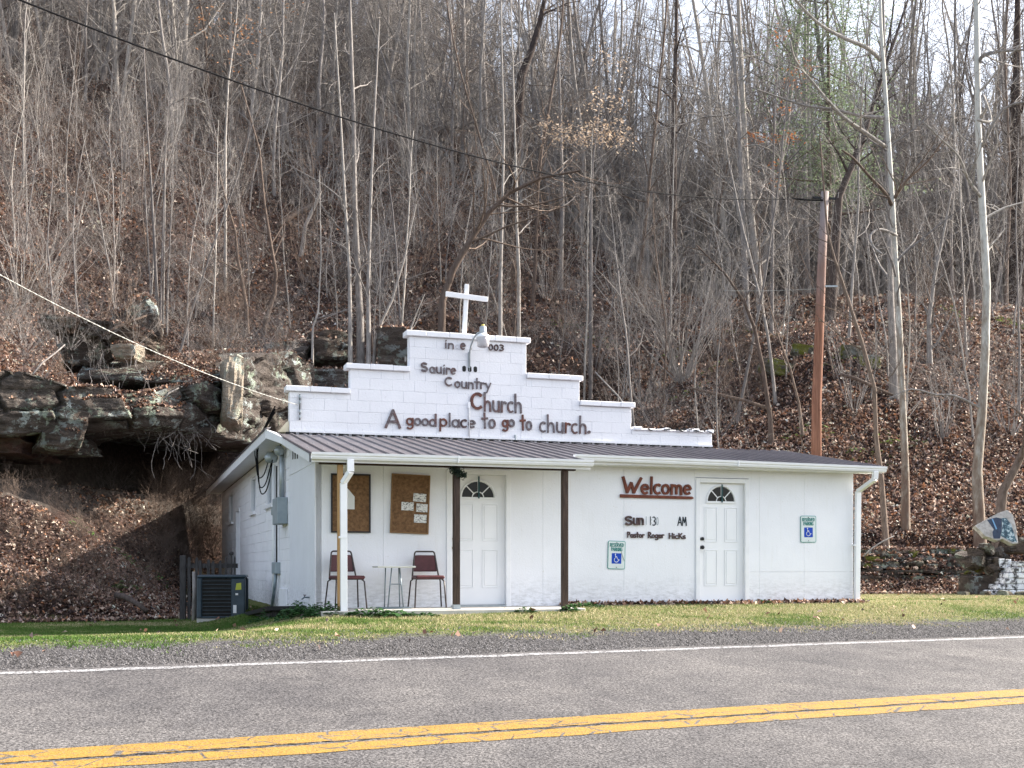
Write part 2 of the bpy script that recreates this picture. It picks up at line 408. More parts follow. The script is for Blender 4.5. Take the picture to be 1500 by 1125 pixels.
# ------------------------------------------------------------------ the lie of the land
TH = R(18.1); CT, ST = math.cos(TH), math.sin(TH)
P0 = (-.519, 18.0)
def to_local(x, y):
    dx = x-P0[0]; dy = y-P0[1]; return dx*CT+dy*ST, -dx*ST+dy*CT
def to_world(s, t, z=0): return Vector((P0[0]+s*CT-t*ST, P0[1]+s*ST+t*CT, z))
def sl(px, t):
    """position along the church front of a photograph column, in the plane t behind the front"""
    u = (px-750)/FPX; a = P0[0]-t*ST; b = P0[1]+t*CT; return (u*b-a)/(CT-u*ST)
def zl(px, py, t):
    s = sl(px, t); return CAM_Z+(830-py)/FPX*(P0[1]+t*CT+s*ST)
RD = R(25); RN = (-math.sin(RD), math.cos(RD)); RT = (math.cos(RD), math.sin(RD))
def q_of(x, y): return x*RN[0]+(y-9.4)*RN[1]
def road_pt(r, q): return (r*RT[0]+q*RN[0], 9.4+r*RT[1]+q*RN[1])
def sm(x, a, b):
    t = np.clip((x-a)/(b-a), 0, 1); return t*t*(3-2*t)
_lat = np.random.default_rng(3).random((256, 256))
def vnoise(x, y):
    xi = np.floor(x).astype(int); yi = np.floor(y).astype(int); fx = x-xi; fy = y-yi
    fx = fx*fx*(3-2*fx); fy = fy*fy*(3-2*fy)
    g = lambda i, j: _lat[i % 256, j % 256]
    return (g(xi, yi)*(1-fx)+g(xi+1, yi)*fx)*(1-fy)+(g(xi, yi+1)*(1-fx)+g(xi+1, yi+1)*fx)*fy
def fbm(x, y, o=4):
    v = 0; a = .5
    for k in range(o): v = v+a*(vnoise(x*2**k+17*k, y*2**k+31*k)-.5); a *= .5
    return v
FOOT = np.array([(-300, -40), (-40, 17.5), (-13, 21.8), (-9.5, 22.1), (-7.7, 22.9), (-7.1, 24.6), (-7.9, 28.6), (-9.7, 35.8), (-4, 38.6), (-.4, 38.4), (2.2, 30.3), (5.6, 26.5), (8, 26.6), (14, 27), (40, 33), (300, 90)], float)
#            x,   y,   base z, rock height, slope above
LEDGE = np.array([(-300, -30, 4, 2, .7), (-40, 22, 3.5, 2.8, .76), (-14, 26, 3.4, 2.9, .76), (-12.0, 27, 3.35, 2.9, .76), (-9.4, 37.4, 3.3, 2.9, .76),
    (-4, 40, 2.6, 2.6, .70), (.2, 39.6, 2.0, 2.0, .66), (3, 31.5, 1.2, 1.2, .64), (6, 27.9, 1.2, .8, .62), (8, 27.8, 1.25, .65, .60), (14, 28.3, 1.25, .6, .60), (40, 34.5, 1.2, .6, .6), (300, 92, 1, .6, .6)], float)
def polydist(x, y, P):
    best = np.full(x.shape, 1e9); sgn = np.ones(x.shape); att = [np.zeros(x.shape) for _ in range(P.shape[1]-2)]; wsum = np.zeros(x.shape)
    for i in range(len(P)-1):
        ax, ay = P[i, :2]; bx, by = P[i+1, :2]; dx, dy = bx-ax, by-ay; L2 = dx*dx+dy*dy
        t = np.clip(((x-ax)*dx+(y-ay)*dy)/L2, 0, 1); px = ax+t*dx; py = ay+t*dy
        d = np.hypot(x-px, y-py); cr = dx*(y-ay)-dy*(x-ax)
        m = d < best-1e-6
        # at a shared corner keep the side of the segment more squarely faced
        tie = (np.abs(d-best) <= 1e-6) & (np.abs(cr)/math.sqrt(L2) > d*.7)
        mm = m | tie
        sgn = np.where(mm, np.sign(cr), sgn); best = np.where(m, d, best)
        w_ = math.sqrt(L2)**.5/(d**3+.02); wsum = wsum+w_
        for k in range(len(att)): att[k] = att[k]+w_*(P[i, 2+k]*(1-t)+P[i+1, 2+k]*t)
    return best*sgn, [a/wsum for a in att]
def cap_at(x, y):
    u = x/np.maximum(y, 8.)
    return 17+41*(1-sm(u, -.28, .17))-1.5*sm(u, .17, .4)
def ground(x, y, full=False):
    x = np.asarray(x, float); y = np.asarray(y, float)
    q = q_of(x, y); s, t = to_local(x, y)
    z = .105*np.clip(q, -60, 2.81)
    z = np.where(q < -3.7, -.388-(-q-3.7)*.0, z)
    z = z+.078*(np.clip(q, 2.81, 7)-2.81)
    z = z-.30*sm(-s, 2.3, 4.2)*sm(q, 4.6, 8.5)-.05*sm(-s, -1.6, 1.2)*sm(q, 4.6, 7)-.08*sm(-s, 1.8, 3)*sm(t, -.5, 3.5)
    z = z+.02*fbm(x*.9, y*.9)*sm(q, 3, 5)
    df, _ = polydist(x, y, FOOT); dl, (zb, rh, sp) = polydist(x, y, LEDGE)
    n1 = fbm(x*.16, y*.16); n2 = fbm(x*.7+5, y*.7)
    k = np.clip(df/np.maximum(df+np.maximum(-dl, 0), .05), 0, 1)
    zlow = z+(zb-z)*k**.85+(.8*n2+1.2*n1)*np.minimum(k*3, 1)*sm(-x, 2, 6)+.12*n2*np.minimum(k*3, 1)
    dd = np.maximum(dl-.9, 0)
    hs = 1.7*sm(-x, 5, 8)
    dd = np.maximum(dl-.9-hs, 0)
    raw = zb+rh*sm(dl, .55+hs+.3*n2, 1.3+hs+.3*n2)+sp*dd+(3.0-1.6*sm(x, 0, 5))*n1*sm(dd, 0, 8)+.55*n2*sm(dd, 0, 2)
    cap = cap_at(x, y)+1.6*n1
    kk = 3.5
    up = cap-kk*np.logaddexp(0, (cap-raw)/kk)
    up = np.where(raw < cap-20, raw, up)
    up = up-.10*np.maximum(dd-60, 0)*sm(dd, 60, 90)
    up = np.maximum(up, -5)
    z = np.where(df > 0, np.where(dl > 0, up, zlow), z)
    if full: return z, q, df, dl
    return z
def gz(x, y): return float(ground(np.array([x]), np.array([y]))[0])

def axis(lo, hi, step, far, growth=1.25):
    c = list(np.arange(lo, hi+1e-6, step)); a = [lo]; st = step
    while a[-1] > -far: st *= growth; a.append(a[-1]-st)
    b = [hi]; st = step
    while b[-1] < far: st *= growth; b.append(b[-1]+st)
    return np.array(sorted(set(a[1:] + c + b[1:])))
gx = axis(-34, 36, .33, 900); gy = axis(4, 74, .33, 900)
X, Y = np.meshgrid(gx, gy)
Z, Q, DF, DL = ground(X, Y, True)
edge_n = fbm(X*1.3, Y*1.3)*1.0
on_road = (Q > -3.75) & (Q < 3.02)
Zg = np.where(on_road, Z-.05, Z)
nx, ny = len(gx), len(gy)
I = np.arange(nx*ny).reshape(ny, nx)
quads = np.stack([I[:-1, :-1], I[:-1, 1:], I[1:, 1:], I[1:, :-1]], -1).reshape(-1)
def ground_mat():
    t = NT('ground_cover_soil'); v = t.coord()
    q = t.attr('q'); df = t.attr('df'); dl = t.attr('dl')
    n = t.noise(v, 1.3, 6, .65); n3 = t.noise(v, 6, 5, .7)
    jag = t.math('MULTIPLY', t.math('SUBTRACT', n, .5), 1.6)
    gravel = t.ramp(t.noise(v, 50, 4, .8), [(.38, (.02, .02, .021)), (.5, (.065, .063, .066)), (.64, (.15, .145, .145))])
    soil = t.ramp(t.noise(v, 9, 6, .7), [(.35, (.06, .08, .02)), (.55, (.13, .145, .05)), (.7, (.24, .20, .12))])
    leaf = t.mix(t.ramp(t.voro(v, 13, out='Distance'), [(.2, 0.), (.6, .8)]), t.ramp(t.noise(v, 11, 6, .75), [(.35, (.022, .014, .013)), (.5, (.065, .042, .036)), (.66, (.17, .115, .095))]), (.016, .011, .010))  # ground darkened to paint deeper shadow between the leaves
    dirt = t.ramp(t.noise(v, 7, 7, .75), [(.35, (.03, .026, .023)), (.6, (.085, .073, .066)), (.75, (.14, .125, .115))])
    c = t.mix(t.ramp(t.math('MULTIPLY', t.math('ADD', q, jag), .1), [(.43, 0.), (.485, 1.)]), gravel, soil)
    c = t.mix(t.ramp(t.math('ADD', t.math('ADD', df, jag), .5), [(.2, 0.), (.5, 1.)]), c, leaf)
    kk = t.attr('bank'); c = t.mix(t.ramp(t.math('ADD', kk, t.math('MULTIPLY', jag, .12)), [(.70, 0.), (.78, 1.)]), c, dirt)
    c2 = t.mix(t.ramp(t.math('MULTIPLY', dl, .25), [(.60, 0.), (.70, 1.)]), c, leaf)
    b = t.bump(t.noise(v, 45, 4, .7), .8, .02)
    return t.out(c2, .95, b, .08)
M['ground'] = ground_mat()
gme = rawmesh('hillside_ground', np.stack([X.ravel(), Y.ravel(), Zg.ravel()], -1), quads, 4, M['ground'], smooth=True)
BK = np.clip(DF/np.maximum(DF+np.maximum(-DL, 0), .05), 0, 1)*sm(-X, 4, 7)
for nm, arr in (('q', Q), ('df', DF), ('dl', DL), ('bank', BK)):
    gme.attributes.new(nm, 'FLOAT', 'POINT').data.foreach_set('value', arr.ravel().astype(np.float32))
tag(link('ground', gme), kind='structure')

# ------------------------------------------------------------------ road
def ribbon(name, q0, q1, dz, mat, r0=-90, r1=140, step=1.0, j0=0, j1=0, parent=None, kind=True):
    rs = np.arange(r0, r1, step); v = []
    jj = lambda a: (a*fbm(rs*2.3+q0*7, rs*0+q0*3)*2).tolist() if a else [0]*len(rs)
    a, b = jj(j0), jj(j1)
    for i, r in enumerate(rs):
        for qq in (q0+a[i], q1+b[i]):
            x, y = road_pt(r, qq); v.append((x, y, .105*qq+dz))
    L = []
    for i in range(len(rs)-1): L += [2*i, 2*i+2, 2*i+3, 2*i+1]
    me = rawmesh(name, np.array(v), np.array(L), 4, mat)
    o = link(name, me, parent)
    if kind: tag(o, kind='structure')
    return o
road = ribbon('road', -3.7, 2.98, 0, M['asphalt'], step=.25, j1=.05)
ribbon('centre_line', -.275, 0, .004, M['line_yellow'], r0=-30, r1=50, step=.05, j0=.012, j1=.006)
ribbon('centre_line', -.56, -.335, .004, M['line_yellow'], r0=-30, r1=50, step=.05, j0=.03, j1=.012)
ribbon('edge_line', 2.75, 2.86, .004, M['line_white'], r0=-40, r1=90, step=.035, j0=.03, j1=.035)
# the dark seam between the two centre lines
mb = MB(); rs = np.arange(-12, 14, .09)
prev = None
for i, r in enumerate(rs):
    qn = -.30+.035*math.sin(i*1.7)+random.uniform(-.02, .02); p = road_pt(r, qn)
    if prev and random.random() < .8:
        w_ = random.uniform(.003, .012)
        a = (prev[0], prev[1]-w_, .105*-.3+.0075); b = (p[0], p[1]-w_, a[2]); c = (p[0], p[1]+w_, a[2]+.001); d = (prev[0], prev[1]+w_, a[2]+.001)
        mb.quad(a, b, c, d)
    prev = p
tag(mb.build('road_crack', M['soil']), kind='structure')

# ------------------------------------------------------------------ scattered stones, leaves, grass
def noise_w(x, y, f): return fbm(x*f, y*f, 3)
def scatter_leaves(name, x, y, z, size, cols, flat=.5, lift=.015, kindlabel=None):
    n = len(x); a = rng.random(n)*2*np.pi; el = rng.normal(0, flat, n); rl = rng.normal(0, flat, n)
    ux = np.stack([np.cos(a)*np.cos(el), np.sin(a)*np.cos(el), np.sin(el)], -1)
    vx = np.stack([-np.sin(a)*np.cos(rl), np.cos(a)*np.cos(rl), np.sin(rl)], -1)
    c = np.stack([x, y, z+lift+rng.random(n)*.03], -1); s_ = size[:, None]
    k = (.28+.25*rng.random(n))[:, None]; fold = np.zeros((n, 3)); fold[:, 2] = (rng.random(n)*.5)*size
    V = np.stack([c-ux*s_*.5, c-vx*s_*k+fold, c+ux*s_*.5, c+vx*s_*k+fold], 1).reshape(-1, 3)
    base = np.arange(n)*4
    L = np.stack([base, base+1, base+2, base, base+2, base+3], -1).reshape(-1)
    me = rawmesh(name, V, L, 3, M['leaf'], np.repeat(cols, 4, 0))
    return link(name, me)
LEAF_PAL = np.array([(.15, .078, .055), (.23, .125, .088), (.34, .21, .155), (.48, .33, .25), (.66, .50, .40), (.06, .036, .033), (.36, .16, .08), (.19, .13, .12)])
LEAF_P = np.array([.18, .17, .14, .11, .08, .22, .05, .07])  # raised share of dark leaves paints deeper shadow into the litter
def leafcols(n, bright=1.0):
    c = LEAF_PAL[rng.choice(len(LEAF_PAL), n, p=LEAF_P/LEAF_P.sum())]
    return c*(.75+.5*rng.random((n, 1)))*bright
# rocks first, so that leaves can lie on them
ROCKS = []
def make_rock(name, c, half, mat, label, seed, rz=0, tilt=(0, 0), warp=.22, n=9, layers=5, group=None, taper=.0):
    r = np.random.default_rng(seed); corner = r.uniform(-warp, warp, (2, 2, 2, 3))
    g = np.linspace(-1, 1, n); V = {}; vs = []; fs = []
    def vid(i, j, k):
        key = (i, j, k)
        if key not in V: V[key] = len(vs); vs.append((g[i], g[j], g[k]))
        return V[key]
    m = n-1
    for a in range(m):
        for b in range(m):
            fs.append((vid(a, b, 0), vid(a, b+1, 0), vid(a+1, b+1, 0), vid(a+1, b, 0))); fs.append((vid(a, b, m), vid(a+1, b, m), vid(a+1, b+1, m), vid(a, b+1, m)))
            fs.append((vid(a, 0, b), vid(a+1, 0, b), vid(a+1, 0, b+1), vid(a, 0, b+1))); fs.append((vid(a, m, b), vid(a, m, b+1), vid(a+1, m, b+1), vid(a+1, m, b)))
            fs.append((vid(0, a, b), vid(0, a, b+1), vid(0, a+1, b+1), vid(0, a+1, b))); fs.append((vid(m, a, b), vid(m, a+1, b), vid(m, a+1, b+1), vid(m, a, b+1)))
    P = np.array(vs); u = (P+1)/2; off = np.zeros_like(P)
    for i in (0, 1):
        for j in (0, 1):
            for k in (0, 1):
                wgt = (u[:, 0] if i else 1-u[:, 0])*(u[:, 1] if j else 1-u[:, 1])*(u[:, 2] if k else 1-u[:, 2])
                off += wgt[:, None]*corner[i, j, k]
    # broken corners and bedding layers
    rad = np.linalg.norm(P, axis=1)/1.732; P = P*(1-.20*np.maximum(rad-.72, 0)/.28*(.4+.6*r.random(len(P))))[:, None] + off
    lay = np.floor((P[:, 2]+1.3)*layers/2).astype(int); ls = r.uniform(-.09, .07, layers*3+5)
    P[:, 0] *= 1+ls[lay]; P[:, 1] *= 1+ls[lay+layers]
    nn = fbm(P[:, 0]*2.3+seed, P[:, 2]*2.3+P[:, 1]*1.7)[:, None]; P = P*(1+.22*nn)
    P *= (1-taper*(1-(P[:, 2:3]+1)/2))*np.array([1, 1, 0])+np.array([0, 0, 1]) if taper else 1
    P = P*np.array(half)
    rot = (Matrix.Rotation(rz, 3, 'Z') @ Matrix.Rotation(tilt[0], 3, 'X') @ Matrix.Rotation(tilt[1], 3, 'Y'))
    P = P @ np.array(rot).T
    me = bpy.data.meshes.new(name); me.from_pydata([tuple(p) for p in P], [], fs); me.materials.append(mat); me.update()
    o = link(name, me, None, tuple(c)); tag(o, label, 'rock', group)
    ROCKS.append(o); return o
def base_on_hill(px, py):
    """the point of the slope seen at a place of the photograph"""
    Ds = np.arange(20, 110, .25); xx = (px-750)/FPX*Ds; zz = ground(xx, Ds); line = CAM_Z+(830-py)/FPX*Ds
    i = np.nonzero(zz >= line)[0]; D = Ds[i[0]] if len(i) else 60.
    return float((px-750)/FPX*D), float(D)
def rockhill(px, py, sx, sz, mat, label, seed, **k):
    x, y = base_on_hill(px, py); return make_rock(k.pop('name', 'boulder'), (x, y, gz(x, y)+sz*.25), (sx, sx*.7, sz), M[mat], label, seed, **k)
def rockpx(x0, x1, y0, y1, D, depth, mat, label, seed, **k):
    c = at((x0+x1)/2, (y0+y1)/2, D+depth*.5); hw = (x1-x0)/2/FPX*D*1.12; hh = (y1-y0)/2/FPX*D*1.12
    return make_rock(k.pop('name', 'boulder'), c, (hw, depth/2, hh), M[mat], label, seed, **k)

def cr(xs, ys, x): return np.interp(x, xs, ys)
def rock_ledge():
    """one long bedded ledge: top shelf, broken face and undercut"""
    px = [-90, 40, 110, 235, 320, 345, 430, 470]; Dk = [25.6, 26.4, 26.9, 27.9, 29.4, 32.5, 37.0, 38.6]
    tp = [535, 545, 566, 575, 556, 530, 515, 530]; bt = [640, 634, 630, 620, 632, 640, 658, 660]
    K = 330; pxs = np.linspace(-90, 470, K); D = cr(px, Dk, pxs); X = (pxs-750)/FPX*D
    k1 = np.array([.25, .5, .25]*1)
    for _ in range(14): D = np.convolve(np.pad(D, 1, 'edge'), k1, 'valid'); X = np.convolve(np.pad(X, 1, 'edge'), k1, 'valid')
    zt = CAM_Z+(830-cr(px, tp, pxs))/FPX*D; zb_ = CAM_Z+(830-cr(px, bt, pxs))/FPX*D
    al = np.concatenate([[0], np.cumsum(np.hypot(np.diff(X), np.diff(D)))])
    T = np.stack([np.gradient(X), np.gradient(D)], -1); T /= np.linalg.norm(T, axis=1)[:, None]; N = np.stack([T[:, 1], -T[:, 0]], -1)   # out of the hill
    prof = [(-3.6, 1.02)]+[(-3.6+3.6*i/14, 1.02-.02*(i/14)**1.3) for i in range(1, 14)]+[(0, 1-.0-i/34) for i in range(35)]+[(-6.5*i/18, -.02+.10*i/18) for i in range(1, 19)]
    P = np.array(prof); m = len(P)
    r = np.random.default_rng(8); gs = (1.5, .75); cells = {}
    A, V_ = np.meshgrid(al, P[:, 1], indexing='ij'); H = (zt-zb_)[:, None]; Zw = V_*H
    OUT = np.broadcast_to(P[:, 0], A.shape).copy()
    # broken blocks: nearest jittered seed gives each block its own set-back; joints run between them
    skew = A+.35*Zw; best = np.full(A.shape, 9.); sec = np.full(A.shape, 9.); off = np.zeros(A.shape); tilt = np.zeros(A.shape)
    for i in range(-2, int(al[-1]/gs[0])+4):
        for j in range(-2, 8):
            sx, sz = (i+r.uniform(-.42, .42)+.5*(j % 2))*gs[0], (j+r.uniform(-.3, .3))*gs[1]; o, tl = r.uniform(-.5, .32), r.uniform(-.3, .3)
            d = np.maximum(np.abs(skew-sx)/gs[0], np.abs(Zw-sz)/gs[1]*1.05)
            m1 = d < best; sec = np.where(m1, best, np.minimum(sec, d)); off = np.where(m1, o, off); tilt = np.where(m1, tl*(skew-sx), tilt); best = np.where(m1, d, best)
    crack = np.clip((sec-best)/.10, 0, 1)
    lay = np.sin(Zw*13+2.5*fbm(A*.35, A*0)*3)*.035+.10*(np.floor((Zw+.25*fbm(A*.5, Zw*.5))*4.2)%3-1)*.5
    face = off*.9+tilt*.5+lay-.30*(1-crack)+.5*fbm(A*.8, Zw*1.6+4)+.25*fbm(A*3, Zw*5)
    wf = np.clip(1+P[:, 0]/1.2, 0, 1)[None]; taper = np.clip(1.2-2.2*np.abs(np.clip(V_, -.2, 1)-.5), .15, 1)
    OUT = OUT+face*wf*.62; OUT -= .35*np.clip(.28-V_, 0, .3)/.28*wf
    top = (P[:, 1] > .985) | (np.arange(m) < 15)
    ZZ = zb_[:, None]+Zw+np.where(top[None], .35*fbm(A*.9+3, OUT*.9), .14*fbm(A*1.3, OUT*2))+.10*(1-crack)*np.where(top[None], -1, .0)*wf
    ZZ += np.where(np.arange(m)[None] >= 50, .25*fbm(A*1.1, OUT*1.3), 0)
    XX = X[:, None]+N[:, 0:1]*OUT; YY = D[:, None]+N[:, 1:2]*OUT
    I_ = np.arange(K*m).reshape(K, m); L = np.stack([I_[:-1, :-1], I_[1:, :-1], I_[1:, 1:], I_[:-1, 1:]], -1).reshape(-1)
    me = rawmesh('rock_ledge', np.stack([XX.ravel(), YY.ravel(), ZZ.ravel()], -1), L, 4, M['rock'])
    o = link('rock_ledge', me); tag(o, 'long layered dark sandstone ledge with pale lichen overhanging a hollow left of the church', 'rock ledge'); ROCKS.append(o)
rock_ledge()
LG = 'loose sandstone blocks about the ledge left of the church'
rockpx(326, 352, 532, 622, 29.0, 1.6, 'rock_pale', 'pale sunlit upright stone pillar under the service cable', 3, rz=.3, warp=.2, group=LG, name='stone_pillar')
rockpx(62, 120, 605, 664, 26.6, 1.6, 'rock_plain', 'pointed brown block leaning at the left end of the dark hollow', 8, rz=.5, tilt=(0, .2), warp=.34, group=LG)
rockpx(-40, 66, 618, 642, 26.9, 2.6, 'rock', 'pale-streaked stratum under the ledge at the left edge', 9, warp=.1, layers=3, group=LG)
rockpx(-40, 60, 640, 672, 26.9, 2.6, 'rock_red', 'reddish layered stone low at the left edge', 10, warp=.1, layers=7, group=LG)
rockpx(70, 130, 645, 668, 28.2, 1.6, 'rock', 'small pale-flecked stone under the pointed leaning block', 11, warp=.2, group=LG)
rockpx(175, 232, 448, 500, 30.6, 1.4, 'rock', 'green-grey lichened rock perched high on the leaf slope', 12, rz=.4, tilt=(.2, -.5), warp=.25, group=LG)
rockpx(85, 215, 480, 502, 29.6, 2.2, 'rock_plain', 'thin brown slab roofing the small dark gap on the slope', 13, tilt=(0, .12), warp=.12, group=LG)
rockpx(92, 150, 500, 540, 29.9, 1.4, 'rock_plain', 'blocky dark stone under the thin brown slab', 14, rz=.2, warp=.25, group=LG)
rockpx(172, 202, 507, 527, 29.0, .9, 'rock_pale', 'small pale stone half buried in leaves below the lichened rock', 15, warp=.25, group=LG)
rockpx(398, 452, 505, 545, 40.5, 2, 'rock', 'dark rock outcrop above the left parapet coping', 16, warp=.2)
rockpx(455, 512, 492, 535, 40.8, 2, 'rock_plain', 'squarish brown rock left of the grey tree clump', 17, rz=.3, warp=.2)
rockpx(425, 515, 548, 580, 39.7, 2.2, 'rock', 'low mossy rock shelf just behind the left parapet step', 18, warp=.2)
rockpx(560, 606, 490, 548, 40.4, 2, 'rock_plain', 'dark rock hidden by twigs left of the parapet top', 19, warp=.2)
rockhill(1142, 548, .62, .28, 'rock_moss', 'flat rock with yellow moss on the slope left of the utility pole', 20, tilt=(0, .25), warp=.2)
rockhill(1176, 520, .40, .24, 'rock_moss', 'small grey-green rock touching the utility pole from the left', 21, warp=.25)
rockhill(1246, 522, .36, .22, 'rock_moss', 'small mossy rock right of the utility pole', 22, warp=.25)
rockhill(1274, 540, .36, .2, 'rock_moss', 'dark green mossy rock between the pole and the twin trunks', 23, warp=.25)
rockhill(1300, 352, .8, .3, 'rock_moss', 'mossy rock row near the ridge behind the twin trunks', 24, warp=.25)
rockpx(430, 470, 640, 660, 38.5, 1.0, 'rock_plain', 'rock low behind the church roof', 25) if False else None
# layered stone bank to the right of the church: single stones in courses
bank = empty('stone_bank', tuple(at(1345, 850, 27.5))); bank.location.z = .6
tag(bank, 'low mossy bank of thin layered stones right of the church under the leaves', 'rock bank')
rr = random.Random(4)
def small_rock_mesh(seed, mat, n=4):
    o = make_rock('tmp', (0, 0, 0), (1, 1, 1), mat, 'x', seed, n=n, layers=2, warp=.25); ROCKS.pop(); me = o.data; bpy.data.objects.remove(o); return me
SM = [small_rock_mesh(60+i, M['rock'] if i % 2 else M['rock_moss']) for i in range(4)] + [small_rock_mesh(70+i, M['rock_plain']) for i in range(3)]
for row in range(5):
    x = 7.0
    while x < 11.6:
        w_ = rr.uniform(.16, .5); h = rr.uniform(.05, .085)
        y = 27.45+.055*(x-8)+row*.12+rr.uniform(-.10, .10)
        o = link('stone', rr.choice(SM), bank); o.location = (x+w_/2-bank.location.x, y-bank.location.y, .98+row*.15+rr.uniform(-.02, .02)-bank.location.z)
        o.scale = (w_*.54, .28, h); o.rotation_euler = (rr.uniform(-.1, .1), rr.uniform(-.08, .08), rr.uniform(-.2, .2)); ROCKS.append(o)
        x += w_*.98

bpy.context.view_layer.update()
def bvh_of(objs):
    vs, fs = [], []
    for o in objs:
        n = len(vs); mw = o.matrix_world; vs += [mw @ v.co for v in o.data.vertices]; fs += [tuple(n+i for i in p.vertices) for p in o.data.polygons]
    return BVHTree.FromPolygons(vs, fs)
RB = bvh_of(ROCKS)
def church_mask(x, y):
    s, t = to_local(x, y); return (s > -2.75) & (s < 6.95) & (t > -.25) & (t < 19.3)
# leaves over the hill
def place_leaves():
    xs, ys, sz = [], [], []
    for (n, D0, D1, u0, u1, size) in ((125000, 21.3, 36, -.52, .52, .08), (150000, 30, 48, -.52, .52, .11), (90000, 46, 78, -.55, .50, .17), (30000, 20.5, 29, -.50, -.22, .07), (16000, 25.5, 30, .28, .5, .07), (30000, 22, 36, -.38, -.235, .085)):
        u = rng.uniform(u0, u1, n); D = np.sqrt(rng.uniform(D0**2, D1**2, n)); xs.append(u*D); ys.append(D); sz.append(size*(.6+.8*rng.random(n)))
    x = np.concatenate(xs); y = np.concatenate(ys); s = np.concatenate(sz)
    z, q, df, dl = ground(x, y, True)
    keep = (df > -.55+1.2*noise_w(x, y, 1.2)) & ~church_mask(x, y)
    kb = df/np.maximum(df+np.maximum(-dl, 0), .05)+.25*noise_w(x, y, .8); recess = (dl > -.1) & (dl < 2.6) & (x < -5); low = (kb > .72) & (dl <= -.1) & (x < -6.0) & (y < 29)
    over = np.zeros(len(x), bool); cand = np.nonzero((np.abs(dl) < 8) & (x < 0) & keep | (dl > -1.4) & (dl < 1.2) & (x > 5) & keep)[0]
    for i in cand:
        h = RB.ray_cast(Vector((x[i], y[i], z[i]+8)), Vector((0, 0, -1)), 10)
        if h[0] is not None and h[0].z > z[i]:
            if h[0].z-z[i] > 1.2 and rng.random() < .35 and y[i] > 28: continue
            if abs(h[1].z) > .35: z[i] = h[0].z+.01; over[i] = True
            else: z[i] = -50
    keep &= over | (~(recess & (rng.random(len(x)) < .92)) & ~(low & (rng.random(len(x)) < .62)))
    patch = noise_w(x, y, .45)
    keep &= rng.random(len(x)) < np.clip(.85+1.3*patch, .25, 1)
    x, y, z, s, dl, patch = x[keep], y[keep], z[keep], s[keep], dl[keep], patch[keep]
    ok = z > -20
    x, y, z, s, patch = x[ok], y[ok], z[ok], s[ok], patch[ok]
    cols = leafcols(len(x))*(1+.9*patch[:, None])*np.array([.93, 1.0, 1.04])
    o = scatter_leaves('leaf_litter', x, y, z, s, np.clip(cols, .01, .6), .55)
    tag(o, 'carpet of fallen brown leaves over the whole wooded slope', 'fallen leaves', kind='stuff')
place_leaves()
# leaves against the wall foot and on the lawn
n = 900; s_ = rng.uniform(1.3, 6.9, n); t_ = -np.abs(rng.normal(0, .12, n))-.03
wx = P0[0]+s_*CT-t_*ST; wy = P0[1]+s_*ST+t_*CT
x2 = rng.uniform(-9, 13, 260); y2 = rng.uniform(11, 27, 260); qq = q_of(x2, y2); k = (qq > 3.2) & ~church_mask(x2, y2); x2 = x2[k]; y2 = y2[k]
x = np.concatenate([wx, x2]); y = np.concatenate([wy, y2])
o = scatter_leaves('stray_leaves', x, y, ground(x, y), .05+.05*rng.random(len(x)), leafcols(len(x), 1.0), .6)
tag(o, 'dry red-brown leaves blown against the church wall and over the lawn', 'fallen leaves', kind='stuff')
# grass
def place_grass():
    n = 600000; u = rng.uniform(-.50, .50, n); D = rng.uniform(10.5, 29, n)**1.0; x = u*D; y = D
    z, q, df, dl = ground(x, y, True); s, t = to_local(x, y)
    nn = noise_w(x, y, .9); n2 = noise_w(x, y, 3.1)
    dens = sm(q+2.2*nn+1.2*n2, 4.1, 5.0)*(1-sm(df+1.0*nn, -.9, -.1))
    dens *= np.clip(.85+1.0*noise_w(x+9, y, 1.7), .15, 1)
    slab = (s > -2.75) & (s < 1.35) & (t > -1.25) & (t < 0)
    keep = (rng.random(n) < dens) & ~church_mask(x, y) & ~slab
    x, y, z, q = x[keep], y[keep], z[keep], q[keep]; s = s[keep]; m = len(x)
    dry = np.clip(.40+1.8*noise_w(x, y*2.2, .5)+1.0*noise_w(x, y, 2.5)+.60*sm(x, -5, 5), 0, 1)[:, None]*(.5+.9*rng.random((m, 1)))
    dry = np.clip(dry, 0, 1)
    g = np.array([(.055, .115, .022)])*(.7+.7*rng.random((m, 1))); g2 = np.array([(.13, .18, .045)]); tn = np.array([(.42, .355, .22)])*(.8+.4*rng.random((m, 1)))
    c = g*(1-dry)+g2*dry; c = np.where(dry > .55, c*(1-(dry-.55)/.45)+tn*(dry-.55)/.45, c)
    h = (.012+.028*rng.random(m)); a = rng.random(m)*2*np.pi; w_ = .0045+.004*rng.random(m)
    lean = rng.normal(0, .5, (m, 2))*h[:, None]
    b = np.stack([x, y, z-.003], -1); d = np.stack([np.cos(a)*w_, np.sin(a)*w_, 0*a], -1)
    tip = b+np.stack([lean[:, 0], lean[:, 1], h], -1)
    V = np.stack([b-d, b+d, tip], 1).reshape(-1, 3)
    o = link('lawn_grass', rawmesh('lawn_grass', V, np.arange(3*m), 3, M['blade'], np.repeat(c, 3, 0)))
    tag(o, 'short patchy green and straw-coloured grass between shoulder and church', 'grass', kind='stuff')
place_grass()
